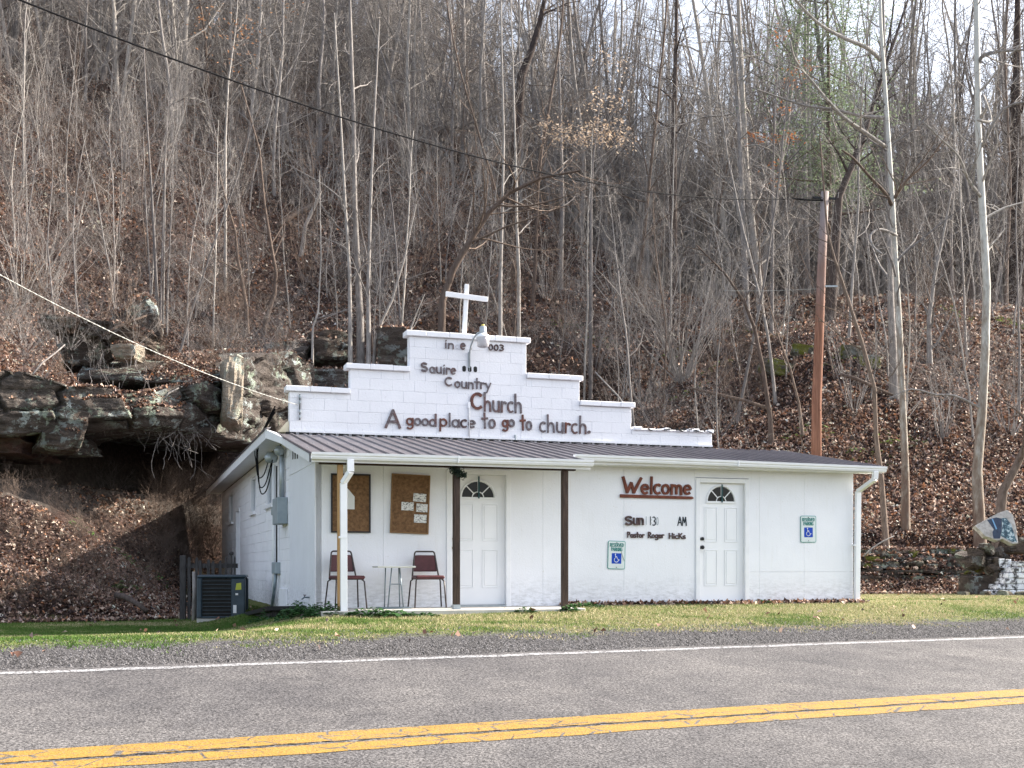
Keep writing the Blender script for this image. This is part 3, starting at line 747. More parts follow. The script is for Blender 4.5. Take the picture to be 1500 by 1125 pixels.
# gravel
def place_gravel():
    n = 60000; r = rng.uniform(-11, 15, n); q = 2.98+np.abs(rng.normal(0, .95, n)); x = r*RT[0]+q*RN[0]; y = 9.4+r*RT[1]+q*RN[1]
    k = (np.abs(x/y) < .5); x = x[k]; y = y[k]; q = q[k]; n = len(x)
    z = ground(x, y); s = .006+.010*rng.random(n)**2
    octa = np.array([(1,0,0),(0,1,0),(-1,0,0),(0,-1,0),(0,0,.8),(0,0,-.4)]); F = np.array([(0,1,4),(1,2,4),(2,3,4),(3,0,4)])
    V = octa[None]*s[:, None, None]*(.6+.8*rng.random((n, 6, 1))); V += np.stack([x, y, z+.002], -1)[:, None]
    L = (F.reshape(-1)[None]+(np.arange(n)*6)[:, None]).reshape(-1)
    c = np.array([(.085, .082, .085)])*(.3+1.6*rng.random((n, 1))**1.5)
    o = link('shoulder_gravel', rawmesh('shoulder_gravel', V.reshape(-1, 3), L, 3, M['stone'], np.repeat(c, 6, 0)))
    tag(o, 'loose grey gravel along the edge of the road', 'gravel', kind='stuff')
place_gravel()
# low green plants at the porch edge
def leafy(name, spots, label, col, size=.035):
    V = []; C = []
    for (x, y, rx, ry, h, n) in spots:
        for _ in range(n):
            a = random.random()*6.283; d = math.sqrt(random.random()); px = x+math.cos(a)*d*rx; py = y+math.sin(a)*d*ry
            z = gz_fast(px, py)+h*(1-d*d)*random.random()+.01
            b = random.random()*6.283; s = size*random.uniform(.6, 1.4); e = Vector((math.cos(b), math.sin(b), random.uniform(-.4, .6)))*s; f = Vector((-math.sin(b), math.cos(b), random.uniform(-.4, .4)))*s*.55
            p = Vector((px, py, z)); V += [p-e, p-f, p+e, p+f]; k = random.uniform(.6, 1.3); C += [tuple(ci*k for ci in col)]*4
    n = len(V)//4; base = np.arange(n)*4; L = np.stack([base, base+1, base+2, base, base+2, base+3], -1).reshape(-1)
    return link(name, rawmesh(name, np.array([tuple(v) for v in V]), L, 3, M['green_leaf'], np.array(C)))
_gc = {}
def gz_fast(x, y):
    k = (round(x*4), round(y*4))
    if k not in _gc: _gc[k] = gz(x, y)
    return _gc[k]
def lw(s, t): p = to_world(s, t); return p.x, p.y
sp = []
for (s, t, rx, ry, h, n) in ((-2.85, -.45, .35, .35, .24, 750), (-2.55, -1.0, .35, .25, .20, 600), (-1.95, -1.45, .4, .14, .13, 380), (-1.6, -1.4, .3, .1, .07, 160), (-1.25, -1.4, .25, .09, .06, 90), (.3, -1.35, .2, .08, .09, 90), (1.0, -1.3, .16, .1, .10, 110), (1.5, -.7, .3, .1, .08, 140), (3.5, -.15, .25, .06, .07, 60), (4.9, -.14, .2, .06, .08, 90), (-3.2, .9, .25, .3, .12, 160)):
    x, y = lw(s, t); sp.append((x, y, rx, ry, h, n))
tag(leafy('ground_ivy', sp, '', (.045, .11, .035)), 'low dark green weeds growing along the porch slab and wall foot', 'weeds', kind='stuff')
sp = [(p.x, p.y, .35, .3, .25, 60) for p in (at(228, 700, 27.6), at(185, 712, 27), at(190, 790, 24.6), at(285, 728, 30), at(120, 705, 26.6))]
tag(leafy('fern_tufts', sp, '', (.10, .17, .05), .06), 'small light green plants dotted on the dirt bank left of the church', 'plants', kind='stuff')
sp = []
for px, D in ((880, 50), (830, 52), (1010, 43), (1150, 47), (1050, 45), (1215, 47), (1330, 47), (1235, 38), (1270, 33), (1320, 34), (1400, 44), (1180, 34), (1090, 50), (990, 48), (1480, 45), (790, 40), (905, 38)):
    sp.append(((px-750)/FPX*D, D, .8, .5, .2, 70))
tag(leafy('moss_tufts', sp, '', (.13, .19, .05), .07), 'scattered green fern and moss tufts on the leaf-covered slope', 'plants', kind='stuff')

# ------------------------------------------------------------------ church
CH = empty('church', (P0[0], P0[1], 0), TH)
tag(CH, 'small white block church with stepped front parapet, metal roof and porch', 'church')
def cbox(name, mat, s0, s1, t0, t1, z0, z1, parent=CH, bevel=0): return MB().box(s0, s1, t0, t1, z0, z1).build(name, mat, parent, bevel=bevel)
# parapet: stepped outline in painted blocks
PT = 2.90
steps = [(-2.535, -1.483, 4.27), (-1.483, -.421, 4.71), (-.421, 1.771, 5.35), (1.771, 2.819, 4.71), (2.819, 3.872, 4.25), (3.872, 5.571, 3.86)]
par = MB()
for a, b, zt in steps: par.box(a+.006, b-.006, PT+.006, PT+.19, 3.2, zt-.004)
par_o = par.build('parapet_wall', M['mortar'], CH)
std = MB().box(-.199, .199, 0, .19, -.099, .099).build('block', M['block'], par_o, bevel=.004); std_me = std.data
bpy.data.objects.remove(std)
z = 3.36; row = 0
while z < 5.36:
    off = .2 if row % 2 else 0
    k = 0
    x = -2.535-off
    while x < 5.6:
        x0, x1 = x, x+.4
        segs = []
        for a, b, zt in steps:
            lo, hi = max(x0, a), min(x1, b); top = min(z+.2, zt)
            if hi-lo > .02 and top-z > .04:
                if segs and abs(segs[-1][2]-top) < 1e-6 and abs(segs[-1][1]-lo) < 1e-6: segs[-1][1] = hi
                else: segs.append([lo, hi, top])
        for lo, hi, top in segs:
            jy = random.uniform(-.002, .002)
            if abs(hi-lo-.4) < 1e-4 and abs(top-z-.2) < 1e-4:
                o = link('block', std_me, par_o); o.location = ((lo+hi)/2, PT+jy, (z+top)/2)
            else: MB().box(lo+.001, hi-.001, PT+jy, PT+.19, z+.001, top-.001).build('block', M['block'], par_o, bevel=.004)
        x += .4
    z += .2; row += 1
# coping, cast in lengths with joints
def coping(a, b, zt, zh=.095):
    x = a; i = 0
    while x < b-.02:
        x1 = min(b, x+random.uniform(.36, .44))
        if b-x1 < .15: x1 = b
        MB().box(x+.0015, x1-.0015, PT-.055+random.uniform(-.003, .003), PT+.25, zt-zh, zt+random.uniform(-.004, .004)).build('coping_stone', M['block'], CH, bevel=.008)
        x = x1
coping(-2.60, -1.485, 4.365); coping(-1.56, -.423, 4.805); coping(-.49, 1.84, 5.445); coping(1.773, 2.875, 4.805); coping(2.821, 3.93, 4.35)
# crumbling top of the lowest step
mb = MB(); x = 3.90
while x < 5.6:
    w_ = random.uniform(.08, .2); h = random.uniform(-.02, .045); mb.box(x, min(x+w_, 5.60)-.002, PT-.03-random.random()*.02, PT+.2, 3.83, 3.87+h); x += w_
mb.build('crumbling_coping', M['block'], CH, bevel=.015)
mb = MB()
for i in range(34):
    x = random.choice([random.uniform(4.0, 5.5), random.uniform(4.5, 5.3)]); z = 3.895-random.random()*.05
    mb.bar((x, PT-.052, z), (x+random.uniform(.03, .12), PT-.052, z+random.uniform(-.03, .03)), .006, random.uniform(.006, .018))
mb.build('black_tar_marks', M['soil'], CH)
# oval openings as black plates, the holes' darkness put into the colour
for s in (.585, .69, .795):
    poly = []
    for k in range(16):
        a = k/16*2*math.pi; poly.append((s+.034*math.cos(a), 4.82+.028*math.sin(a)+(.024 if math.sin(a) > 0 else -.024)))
    MB().prism(poly, PT-.006, PT+.03).build('black_oval_plate', M['soil'], CH)
# body: block side wall, t from 2.92 to 18.9
def cut(rect, holes):
    out = [rect]
    for h in holes:
        nxt = []
        for (a, b, c, d) in out:
            if h[0] >= b or h[1] <= a or h[2] >= d or h[3] <= c: nxt.append((a, b, c, d)); continue
            if h[0] > a: nxt.append((a, h[0], c, d))
            if h[1] < b: nxt.append((h[1], b, c, d))
            lo, hi = max(a, h[0]), min(b, h[1])
            if h[2] > c: nxt.append((lo, hi, c, h[2]))
            if h[3] < d: nxt.append((lo, hi, h[3], d))
        out = nxt
    return out
SW = -2.53
side_holes = [(5.47, 6.58, 2.46, 3.26), (8.72, 9.78, 2.46, 3.26), (14.7, 16.05, 2.46, 3.26), (12.65, 13.65, -.3, 2.73)]
mb = MB()
for (a, b, c, d) in cut((2.92, 18.9, -.5, 3.46), side_holes): mb.box(SW+.012, SW+.2, a, b, c, d)
sidew = mb.build('side_wall', M['mortar'], CH)
mb = MB(); z = -.44; row = 0
while z < 3.44:
    x = 2.92-(.2 if row % 2 else 0)
    while x < 18.9:
        for (a, b, c, d) in cut((max(x, 2.92)+.003, min(x+.4, 18.9)-.003, z+.003, min(z+.2, 3.46)-.003), side_holes):
            if b-a > .02 and d-c > .02: mb.box(SW+random.uniform(-.003, .003), SW+.10, a, b, c, d)
        x += .4
    z += .2; row += 1
tag(mb.build('wall_blocks', M['block'], sidew), kind='stuff')
mb = MB(); mb.box(SW+.2, 5.57, 18.7, 18.9, -.5, 3.46); mb.box(5.37, 5.57, 3.1, 18.7, -.2, 3.46); mb.build('rear_wall', M['block'], CH)
for (a, b, c, d) in side_holes[:3]:
    mb = MB(); f = .05
    mb.box(SW+.02, SW+.12, a, a+f, c, d).box(SW+.02, SW+.12, b-f, b, c, d).box(SW+.02, SW+.12, a+f, b-f, d-f, d).box(SW+.02, SW+.12, a+f, b-f, c, c+f).box(SW+.03, SW+.11, (a+b)/2-.02, (a+b)/2+.02, c+f, d-f)
    w_ = mb.build('window', M['trim'], CH)
    for (p, r_) in ((a+f, (a+b)/2-.02), ((a+b)/2+.02, b-f)): MB().box(SW+.06, SW+.07, p, r_, c+f, d-f).build('pane', M['shutter'], w_)
    MB().box(SW-.06, SW+.1, a-.06, b+.06, c-.06, c-.001).build('sill', M['trim'], w_)
a, b, c, d = side_holes[3]
dr = MB().box(SW+.07, SW+.11, a+.06, b-.06, c, d-.06).build('side_door', M['siding'], CH)
MB().box(SW-.02, SW+.12, a, a+.06, c, d).box(SW-.02, SW+.12, b-.06, b, c, d).box(SW-.02, SW+.12, a+.06, b-.06, d-.06, d).build('door_frame', M['trim'], dr)
# flat roof over the block body with overhanging eave on the left
roof2 = MB().box(SW-.42, 5.75, 3.10, 19.2, 3.50, 3.56).build('main_roof', M['roof'], CH)
MB().box(SW-.445, SW-.42, 2.6, 19.25, 3.40, 3.57).build('fascia', M['trim'], CH)
MB().box(SW-.42, SW-.005, 3.1, 19.2, 3.475, 3.495).build('soffit', M['trim'], CH)
mb = MB()
mb.quad((SW-.448, 2.55, 3.585), (SW-.448, 19.3, 3.585), (SW-.35, 19.3, 3.60), (SW-.35, 2.55, 3.60)); mb.box(SW-.46, SW-.449, 2.55, 19.3, 3.55, 3.585)
mb.build('roof_edge_trim', M['roof'], CH)
# wedge of yellowish masonry end under the parapet corner
MB().prism([(SW-.20, 3.565), (SW-.01, 3.565), (SW-.01, 3.75), (SW-.04, 3.75)], PT+.02, PT+.2).build('corner_patch', simple('yellowed_stucco', (.55, .48, .34), (.66, .60, .46), 6, .8), CH)
# front extension: vertical boards on the left side, t 0..2.92
mb = MB(); t = 0.0
mb.prism([(.0, .3), (2.918, .3), (2.918, 3.44), (.0, 2.94)], SW+.014, SW+.1); mb.v = [(y, x, z) for x, y, z in mb.v]
ext = mb.build('extension_side', M['siding'], CH)
mb = MB()
while t < 2.9:
    z1 = 2.95+.17*t
    mb.box(SW, SW+.013, t+.003, min(t+.10, 2.918)-.003, .33, min(z1, 3.42)); t += .10
tag(mb.build('siding_boards', M['siding'], ext), kind='stuff')
for k in range(3): MB().box(SW-.004, SW+.004, 1.85+k*.28, 1.97+k*.28, 3.02+k*.02, 3.20+k*.02).build('vent_slot', M['soil'], ext)
MB().bar((SW-.004, .05, 2.80), (SW-.004, 2.9, 2.80+.02), .008, .012).build('siding_joint', M['mortar'], ext)
# front wall in sheets with fine joints
DL_ = (-.438, .445); DR_ = (3.811, 4.649); F_ = .075
fholes = [(-.438-F_, .445+F_, .3, 2.69+F_-.05), (3.811-F_, 4.649+F_, .3, 2.65+F_)]
seams = [-2.53, -1.5, 1.06, 2.45, 3.72, 4.93, 5.79, 6.765]
for a, b in zip(seams[:-1], seams[1:]):
    zt = 2.80 if b > 1.3 else 2.90
    for z0, z1 in ((.3, 1.16), (1.163, zt+.1)) if b > 4.8 and a > 3 else ((.3, zt+.1),):
        for r_ in cut((a+.0015, b-.0015, z0, z1), fholes):
            MB().box(r_[0], r_[1], 0, .09, r_[2], r_[3]).build('wall_panel', M['stucco'], CH)
MB().box(-2.52, 6.75, .092, .12, .3, 2.95).build('wall_backing', M['mortar'], CH)
MB().box(6.66, 6.76, .122, 2.9, .3, 2.95).build('extension_right_side', M['stucco'], CH)
mb = MB(); mb.prism([(0.1, 2.9), (2.9, 2.9), (2.9, 3.46), (.1, 2.95)], 6.66, 6.758)
mb.v = [(y, x, z) for x, y, z in mb.v]; mb.build('gable_end', M['stucco'], CH)
# doors
def door(s0, s1, z0, z1, label, knob_side, knobz):
    D = empty('door', (0, 0, 0), 0, CH); tag(D, label)
    rec = .055; MB().box(s0, s1, rec, rec+.035, z0, z1).build('slab', M['door'], D)
    wdt = s1-s0; cx = (s0+s1)/2
    MB().box(s0-F_, s0-.001, -.018, rec+.05, z0-.03, z1+F_).box(s1+.001, s1+F_, -.018, rec+.05, z0-.03, z1+F_).box(s0-.001, s1+.001, -.018, rec+.05, z1+.002, z1+F_).build('casing', M['trim'], D, bevel=.003)
    MB().box(s0-.001, s1+.001, -.03, rec+.04, z0-.035, z0-.006).build('threshold', M['galv'], D)
    # moulded panels
    for i in (-1, 1):
        px = cx+i*wdt*.225; hw = wdt*.145
        for (a, b) in ((z0+.26, z0+.86), (z0+.99, z0+1.57)):
            mb = MB(); g = .014
            mb.box(px-hw, px+hw, rec-.008, rec-.0005, a, a+g).box(px-hw, px+hw, rec-.008, rec-.0005, b-g, b).box(px-hw, px-hw+g, rec-.008, rec-.0005, a+g, b-g).box(px+hw-g, px+hw, rec-.008, rec-.0005, a+g, b-g)
            mb.box(px-hw+.035, px+hw-.035, rec-.006, rec-.0005, a+.035, b-.035)
            mb.build('door_panel', M['door'], D, bevel=.003)
    # fanlight
    zb = z0+1.66; ro = wdt*.315; ry = .27
    def arc(r, rz_, n=14, zc=zb): return [(cx+r*math.cos(math.pi*k/n), zc+rz_*math.sin(math.pi*k/n)) for k in range(n+1)]
    MB().prism(arc(ro-.02, ry-.02), rec-.004, rec+.004).build('pane', M['glass'], D)
    mb = MB()
    pth = [(x, rec-.008, z) for x, z in arc(ro, ry, 18)]
    mb.tube(pth, .017, 6); mb.bar((cx-ro-.012, rec-.008, zb-.008), (cx+ro+.012, rec-.008, zb-.008), .02, .034)
    pth = [(x, rec-.008, z) for x, z in arc(ro*.34, ry*.34, 10)]; mb.tube(pth, .009, 5)
    for a in (45, 90, 135):
        a = R(a); mb.bar((cx+ro*.34*math.cos(a), rec-.008, zb+ry*.34*math.sin(a)), (cx+ro*math.cos(a), rec-.008, zb+ry*math.sin(a)), .012, .016)
    mb.build('fanlight_frame', M['trim'], D)
    MB().box(cx+.0, cx+.022, rec-.03, rec-.02, zb-.01, z1-.02).build('hanging_strip', M['green_strip'], D)
    kx = s0+.055 if knob_side < 0 else s1-.055
    for zz, r_ in ((knobz, .028), (knobz-.14, .033)):
        mb = MB(); mb.lathe([(r_*.9, 0), (r_*.9, .008), (.012, .012), (.012, .03), (r_, .035), (r_, .06), (r_*.5, .068)], 12)
        mb.v = [(kx+x, rec-z, zz+y) for x, y, z in mb.v]; mb.build('knob', M['black'] if knob_side == -1 and s0 > 1 else simple('brass_knob', (.15, .10, .05), (.25, .18, .08), 9, .35, spec=.6), D, smooth=True)
    return D
door(DL_[0], DL_[1], .66, 2.675, 'white panelled door under the porch', -1, 1.68)
door(DR_[0], DR_[1], .67, 2.64, 'white panelled door beside the welcome sign', -1, 1.71)
# dirt gap under right door frame seam
# porch slab and steps
cbox('porch_slab', M['concrete'], -2.62, 1.30, -1.22, -.001, .36, .632, bevel=.01)
# posts and beam
def post(s, t, w_, mat, z1, z0=.634):
    return MB().box(s-w_/2, s+w_/2, t-w_/2, t+w_/2, z0, z1).build('porch_post', mat, CH, bevel=.004)
PTX = -1.0
post(-2.325, PTX, .075, M['wood_tan'], 2.684); pm = post(-.632, PTX, .092, M['wood_dark'], 2.684); pr = post(1.047, PTX, .09, M['wood_dark'], 2.684)
for p_, s in ((pm, -.632),): MB().box(s-.05, s+.05, PTX-.052, PTX+.052, .634, .70).box(s-.06, s+.06, PTX-.062, PTX+.062, .633, .64).build('post_bracket', M['galv'], p_)
cbox('porch_beam', M['wood_beam'], -2.62, 1.21, PTX-.045, PTX+.045, 2.686, 2.80)
cbox('porch_ceiling', M['trim'], -2.6, 1.28, -.95, -.002, 2.815, 2.83)
# metal roof in ribbed sheets
def roof_z(t): return 3.535-.178*(2.9-t)-.012*math.sin(math.pi*(2.9-t)/4.1)*0
RIBS = .2286
def roof_sheet(s0, s1, t0, t1, sag=0.0):
    prof = []; k0 = math.floor(s0/RIBS)
    xs = [s0]
    k = k0
    while True:
        c = k*RIBS
        for dx, h in ((-.034, 0), (-.014, .022), (.014, .022), (.034, 0)):
            if s0 < c+dx < s1: prof.append((c+dx, h))
        if c > s1: break
        k += 1
    prof = [(s0, 0)]+prof+[(s1, 0)]
    mb = MB(); nt = 6
    for i in range(nt):
        ta = t0+(t1-t0)*i/nt; tb = t0+(t1-t0)*(i+1)/nt
        for (xa, ha), (xb, hb) in zip(prof[:-1], prof[1:]):
            mb.quad((xa, ta, roof_z(ta)+ha), (xb, ta, roof_z(ta)+hb), (xb, tb, roof_z(tb)+hb), (xa, tb, roof_z(tb)+ha))
    # dark edge under the sheet
    for (xa, ha), (xb, hb) in zip(prof[:-1], prof[1:]):
        mb.quad((xa, t0, roof_z(t0)+ha), (xb, t0, roof_z(t0)+hb), (xb, t0, roof_z(t0)+hb-.006), (xa, t0, roof_z(t0)+ha-.006))
    return mb.build('roof_sheet', M['roof'], CH)
s = -2.78
while s < 1.40-.05:
    e = min(s+4*RIBS, 1.40); roof_sheet(s, e-.002, -1.20, 2.86); s = e
s = 1.40
while s < 7.05:
    e = min(s+4*RIBS, 7.12); roof_sheet(s, e-.002, -.38, 2.86); s = e
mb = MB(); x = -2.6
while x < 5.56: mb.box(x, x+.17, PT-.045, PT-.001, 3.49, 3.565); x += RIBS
mb.build('rib_gap_shade', M['soil'], CH)  # black boxes painted in for the shade in the gaps between ribs
cbox('flashing', M['block'], -2.53, 5.57, PT-.03, PT-.012, 3.565, 3.60)
# fastener screws on the sheets
mb = MB()
for t in (-1.0, -.1, .9, 1.8, 2.7):
    k = math.ceil(-2.75/RIBS)
    while k*RIBS < 7.0:
        x = k*RIBS+.09
        if not (t < -.3 and x > 1.4): mb.lathe([(.009, 0), (.009, .006)], 5, (x, t+random.uniform(-.02, .02), roof_z(t)+.001))
        k += 1
mb.build('roof_screws', M['galv'], CH)
# rake boards and under-roof boards
def rake(s, t0, t1, drop, hgt, mat=M['trim'], name='rake_board'):
    mb = MB(); n = 8
    for i in range(n):
        ta = t0+(t1-t0)*i/n; tb = t0+(t1-t0)*(i+1)/n
        a = [(s, ta, roof_z(ta)-drop), (s, tb, roof_z(tb)-drop), (s, tb, roof_z(tb)-drop-hgt), (s, ta, roof_z(ta)-drop-hgt)]
        b = [(x+.022, y, z) for x, y, z in a]
        mb.quad(*a); mb.quad(*b); mb.quad(a[0], a[1], b[1], b[0]); mb.quad(a[3], a[2], b[2], b[3])
    return mb.build(name, mat, CH)
rake(-2.77, -1.10, 2.9, .012, .11); rake(7.09, -.33, 2.86, .012, .10)
mb = MB(); mb.quad((-2.74, -1.1, roof_z(-1.1)-.03), (-2.74, 2.86, roof_z(2.86)-.03), (-2.54, 2.86, roof_z(2.86)-.03), (-2.54, -1.1, roof_z(-1.1)-.03)); mb.build('rake_soffit', M['trim'], CH)
# slanting cap that folds the side eave into the porch rake
MB().prism([(2.55, 3.40), (3.0, 3.40), (3.0, 3.57), (2.9, 3.57), (2.55, 3.46)], 0, .02)
mb = MB(); mb.quad((SW-.445, 2.62, 3.42), (-2.772, 1.9, 3.25), (-2.772, 1.9, 3.36), (SW-.445, 2.62, 3.57)); mb.quad((SW-.445, 2.62, 3.57), (-2.772, 1.9, 3.36), (-2.75, 2.9, 3.55), (SW-.445, 3.1, 3.58)); mb.build('fascia_return', M['trim'], CH)
# gutters (K profile swept along the eave)
def gutter(s0, s1, t, z0, z1, h=.095, name='gutter'):
    prof = [(0, 0), (-.07, 0), (-.085, .03), (-.085, .045), (-.10, .06), (-.105, h), (-.095, h), (-.09, .065), (-.07, .012), (-.008, .012), (-.008, h), (0, h)]
    mb = MB(); n = len(prof)
    for s, zz in ((s0, z0), (s1, z1)): mb.v += [(s, t+a, zz+b) for a, b in prof]
    for i in range(n): j = (i+1) % n; mb.f.append((i, j, n+j, n+i))
    mb.f.append(tuple(range(n))); mb.f.append(tuple(range(2*n-1, n-1, -1)))
    o = mb.build(name, M['gutter'], CH)
    L = s1-s0
    for k in range(1, max(2, int(L/1.9))):
        s = s0+L*k/max(2, int(L/1.9)); zz = z0+(z1-z0)*k/max(2, int(L/1.9))
        MB().box(s-.006, s+.006, t-.109, t-.001, zz-.004, zz+h+.003).build('gutter_joint', M['gutter'], o)
    return o
gutter(-2.76, 1.42, -1.16, 2.735, 2.742); gutter(1.44, 7.14, -.34, 2.905, 2.862)
cbox('eave_fascia', M['trim'], -2.745, 1.40, -1.158, -1.14, 2.70, 2.79)
cbox('eave_fascia', M['trim'], 1.42, 7.09, -.338, -.32, 2.86, 2.93)
cbox('eave_soffit', M['trim'], 1.42, 7.08, -.319, -.002, 2.86, 2.875)
def downspout(path, name='downspout', straps=()):
    o = None; mb = MB()
    for a, b in zip(path[:-1], path[1:]): mb.bar(a, b, .095, .062)
    o = mb.build(name, M['gutter'], CH, bevel=.004)
    for (s, t, z) in straps: MB().box(s-.07, s+.043, t-.036, t+.04, z-.014, z+.014).build('strap', M['gutter'], o)
    return o
downspout([(-2.22, -1.22, 2.74), (-2.22, -1.23, 2.57), (-2.30, -1.13, 2.42), (-2.295, -1.13, .44)], straps=[(-2.297, -1.13, 1.66)])
downspout([(6.93, -.40, 2.87), (6.93, -.38, 2.74), (6.82, -.06, 2.55), (6.80, -.05, .60)], straps=[(6.80, -.05, 1.62)])
# garland at the middle post
mb = MB()
for i in range(260):
    a = random.uniform(0, 1); p = Vector((-.72+.20*a+random.gauss(0, .02), PTX-.06+random.gauss(0, .02), 2.665-.10*a+random.gauss(0, .03)))
    d = Vector((random.gauss(0, 1), random.gauss(0, 1), random.gauss(0, 1))).normalized()*.03; e = Vector((random.gauss(0, 1), random.gauss(0, 1), random.gauss(0, 1))).normalized()*.012
    mb.quad(p-d, p-e, p+d, p+e)
g = mb.build('garland', M['foliage_dark']); g.matrix_world = CH.matrix_basis
tag(g, 'small dark green garland hung at the top of the middle porch post', 'garland')
def thing(name, label, cat, s=0, t=0, z=0, rz=0, group=None):
    p = to_world(s, t, z); return tag(empty(name, p, TH+rz), label, cat, group)
# ------------------------------------------------------------------ cut-out lettering (strokes on a 0..1 grid)
def A_(cx, cy, rx, ry, a0, a1, n=10): return [(cx+rx*math.cos(R(a0+(a1-a0)*i/n)), cy+ry*math.sin(R(a0+(a1-a0)*i/n))) for i in range(n+1)]
G = {  # glyph: (width, strokes); x-height .58
 'A': (.72, [[(.04, 0), (.36, 1)], [(.36, 1), (.68, 0)], [(.16, .34), (.56, .34)]]), 'C': (.66, [A_(.38, .5, .32, .46, 50, 310, 14)]), 'S': (.56, [A_(.28, .74, .22, .22, 30, 260, 9)+A_(.28, .27, .24, .25, 90, -150, 9)]),
 'W': (1.0, [[(.02, 1), (.24, .03)], [(.24, .03), (.45, .62)], [(.45, .62), (.58, .03)], [(.58, .03), (.96, .96)]]), 'P': (.55, [[(.1, 0), (.1, 1)], [(.1, .95)]+A_(.26, .72, .2, .24, 90, -90, 8)+[(.1, .48)]]),
 'R': (.6, [[(.1, 0), (.1, 1)], [(.1, .95)]+A_(.26, .73, .2, .22, 90, -90, 8)+[(.1, .5)], [(.24, .5), (.52, 0)]]), 'H': (.62, [[(.1, 0), (.1, 1)], [(.52, 0), (.52, 1)], [(.1, .5), (.52, .5)]]),
 'K': (.6, [[(.1, 0), (.1, 1)], [(.5, .95), (.12, .45)], [(.22, .55), (.54, 0)]]), 'M': (.74, [[(.06, 0), (.14, 1)], [(.14, 1), (.36, .35)], [(.36, .35), (.56, 1)], [(.56, 1), (.68, 0)]]),
 'E': (.52, [[(.1, 0), (.1, 1)], [(.1, .96), (.46, .96)], [(.1, .5), (.4, .5)], [(.1, .04), (.46, .04)]]), 'V': (.6, [[(.04, 1), (.3, 0)], [(.3, 0), (.56, 1)]]), 'D': (.58, [[(.1, 0), (.1, 1)], [(.1, .96)]+A_(.2, .5, .3, .46, 90, -90, 10)+[(.1, .04)]]),
 'I': (.24, [[(.12, 0), (.12, 1)]]), 'N': (.62, [[(.1, 0), (.1, 1)], [(.1, 1), (.52, 0)], [(.52, 0), (.52, 1)]]), 'G': (.64, [A_(.34, .5, .27, .46, 50, 330, 14), [(.36, .42), (.6, .42)]]),
 'a': (.52, [A_(.24, .28, .19, .26, 20, 380, 14), [(.44, .55), (.46, .0)]]), 'c': (.46, [A_(.26, .28, .20, .27, 55, 305, 10)]), 'd': (.54, [A_(.24, .28, .19, .26, 0, 360, 14), [(.45, 1.), (.46, 0)]]),
 'e': (.5, [[(.08, .28), (.42, .30)], A_(.26, .28, .19, .26, 10, 310, 12)]), 'g': (.54, [A_(.25, .29, .19, .25, 0, 360, 14), [(.46, .56), (.46, -.1)]+A_(.27, -.12, .19, .18, 0, -150, 8)]), 'h': (.54, [[(.1, 0), (.1, 1)], [(.1, .3)]+A_(.28, .34, .16, .2, 140, 0, 6)+[(.45, 0)]]),
 'i': (.24, [[(.12, 0), (.12, .56)], [(.11, .76), (.14, .82)]]), 'j': (.26, [[(.16, .56), (.14, -.02)], [(.13, .76), (.16, .82)]]), 'l': (.24, [[(.12, 0), (.12, 1)]]), 'm': (.78, [[(.1, 0), (.1, .58)], [(.1, .34)]+A_(.24, .38, .13, .17, 150, 0, 6)+[(.38, .04)], [(.38, .34)]+A_(.52, .38, .13, .17, 150, 0, 6)+[(.66, 0)]]),
 'n': (.54, [[(.1, 0), (.1, .58)], [(.1, .32)]+A_(.28, .36, .16, .2, 140, 0, 6)+[(.45, 0)]]), 'o': (.52, [A_(.26, .28, .19, .26, 0, 360, 16)]), 'p': (.54, [[(.1, .56), (.08, -.36)], A_(.28, .28, .19, .26, 0, 360, 14)]), 'q': (.54, [A_(.24, .28, .18, .26, 0, 360, 14), [(.44, .5), (.45, .0)]]),
 'r': (.42, [[(.1, 0), (.1, .58)], [(.1, .34)]+A_(.26, .36, .15, .18, 140, 40, 5)]), 's': (.42, [A_(.21, .42, .15, .14, 40, 250, 7)+A_(.21, .15, .16, .15, 90, -140, 7)]), 't': (.46, [[(.23, 0), (.22, .95)], [(.03, .6), (.42, .62)]]),
 'u': (.54, [[(.1, .58)]+A_(.27, .22, .17, .2, 180, 360, 8)+[(.44, .58)], [(.45, .56), (.46, 0)]]), 'y': (.5, [[(.06, .56), (.26, .08)], [(.46, .56), (.14, -.34)]]), 'k': (.5, [[(.1, 0), (.1, 1)], [(.42, .56), (.12, .26)], [(.2, .32), (.44, 0)]]),
 '0': (.52, [A_(.26, .5, .18, .46, 0, 360, 16)]), '1': (.26, [[(.13, 0), (.13, 1)]]), '3': (.5, [A_(.22, .74, .2, .23, 130, -90, 9)+A_(.22, .27, .22, .24, 90, -130, 9)]), ':': (.2, [[(.1, .2), (.1, .26)], [(.1, .6), (.1, .66)]]), '.': (.24, [A_(.12, .1, .045, .045, 0, 360, 8)]), ' ': (.34, [])}
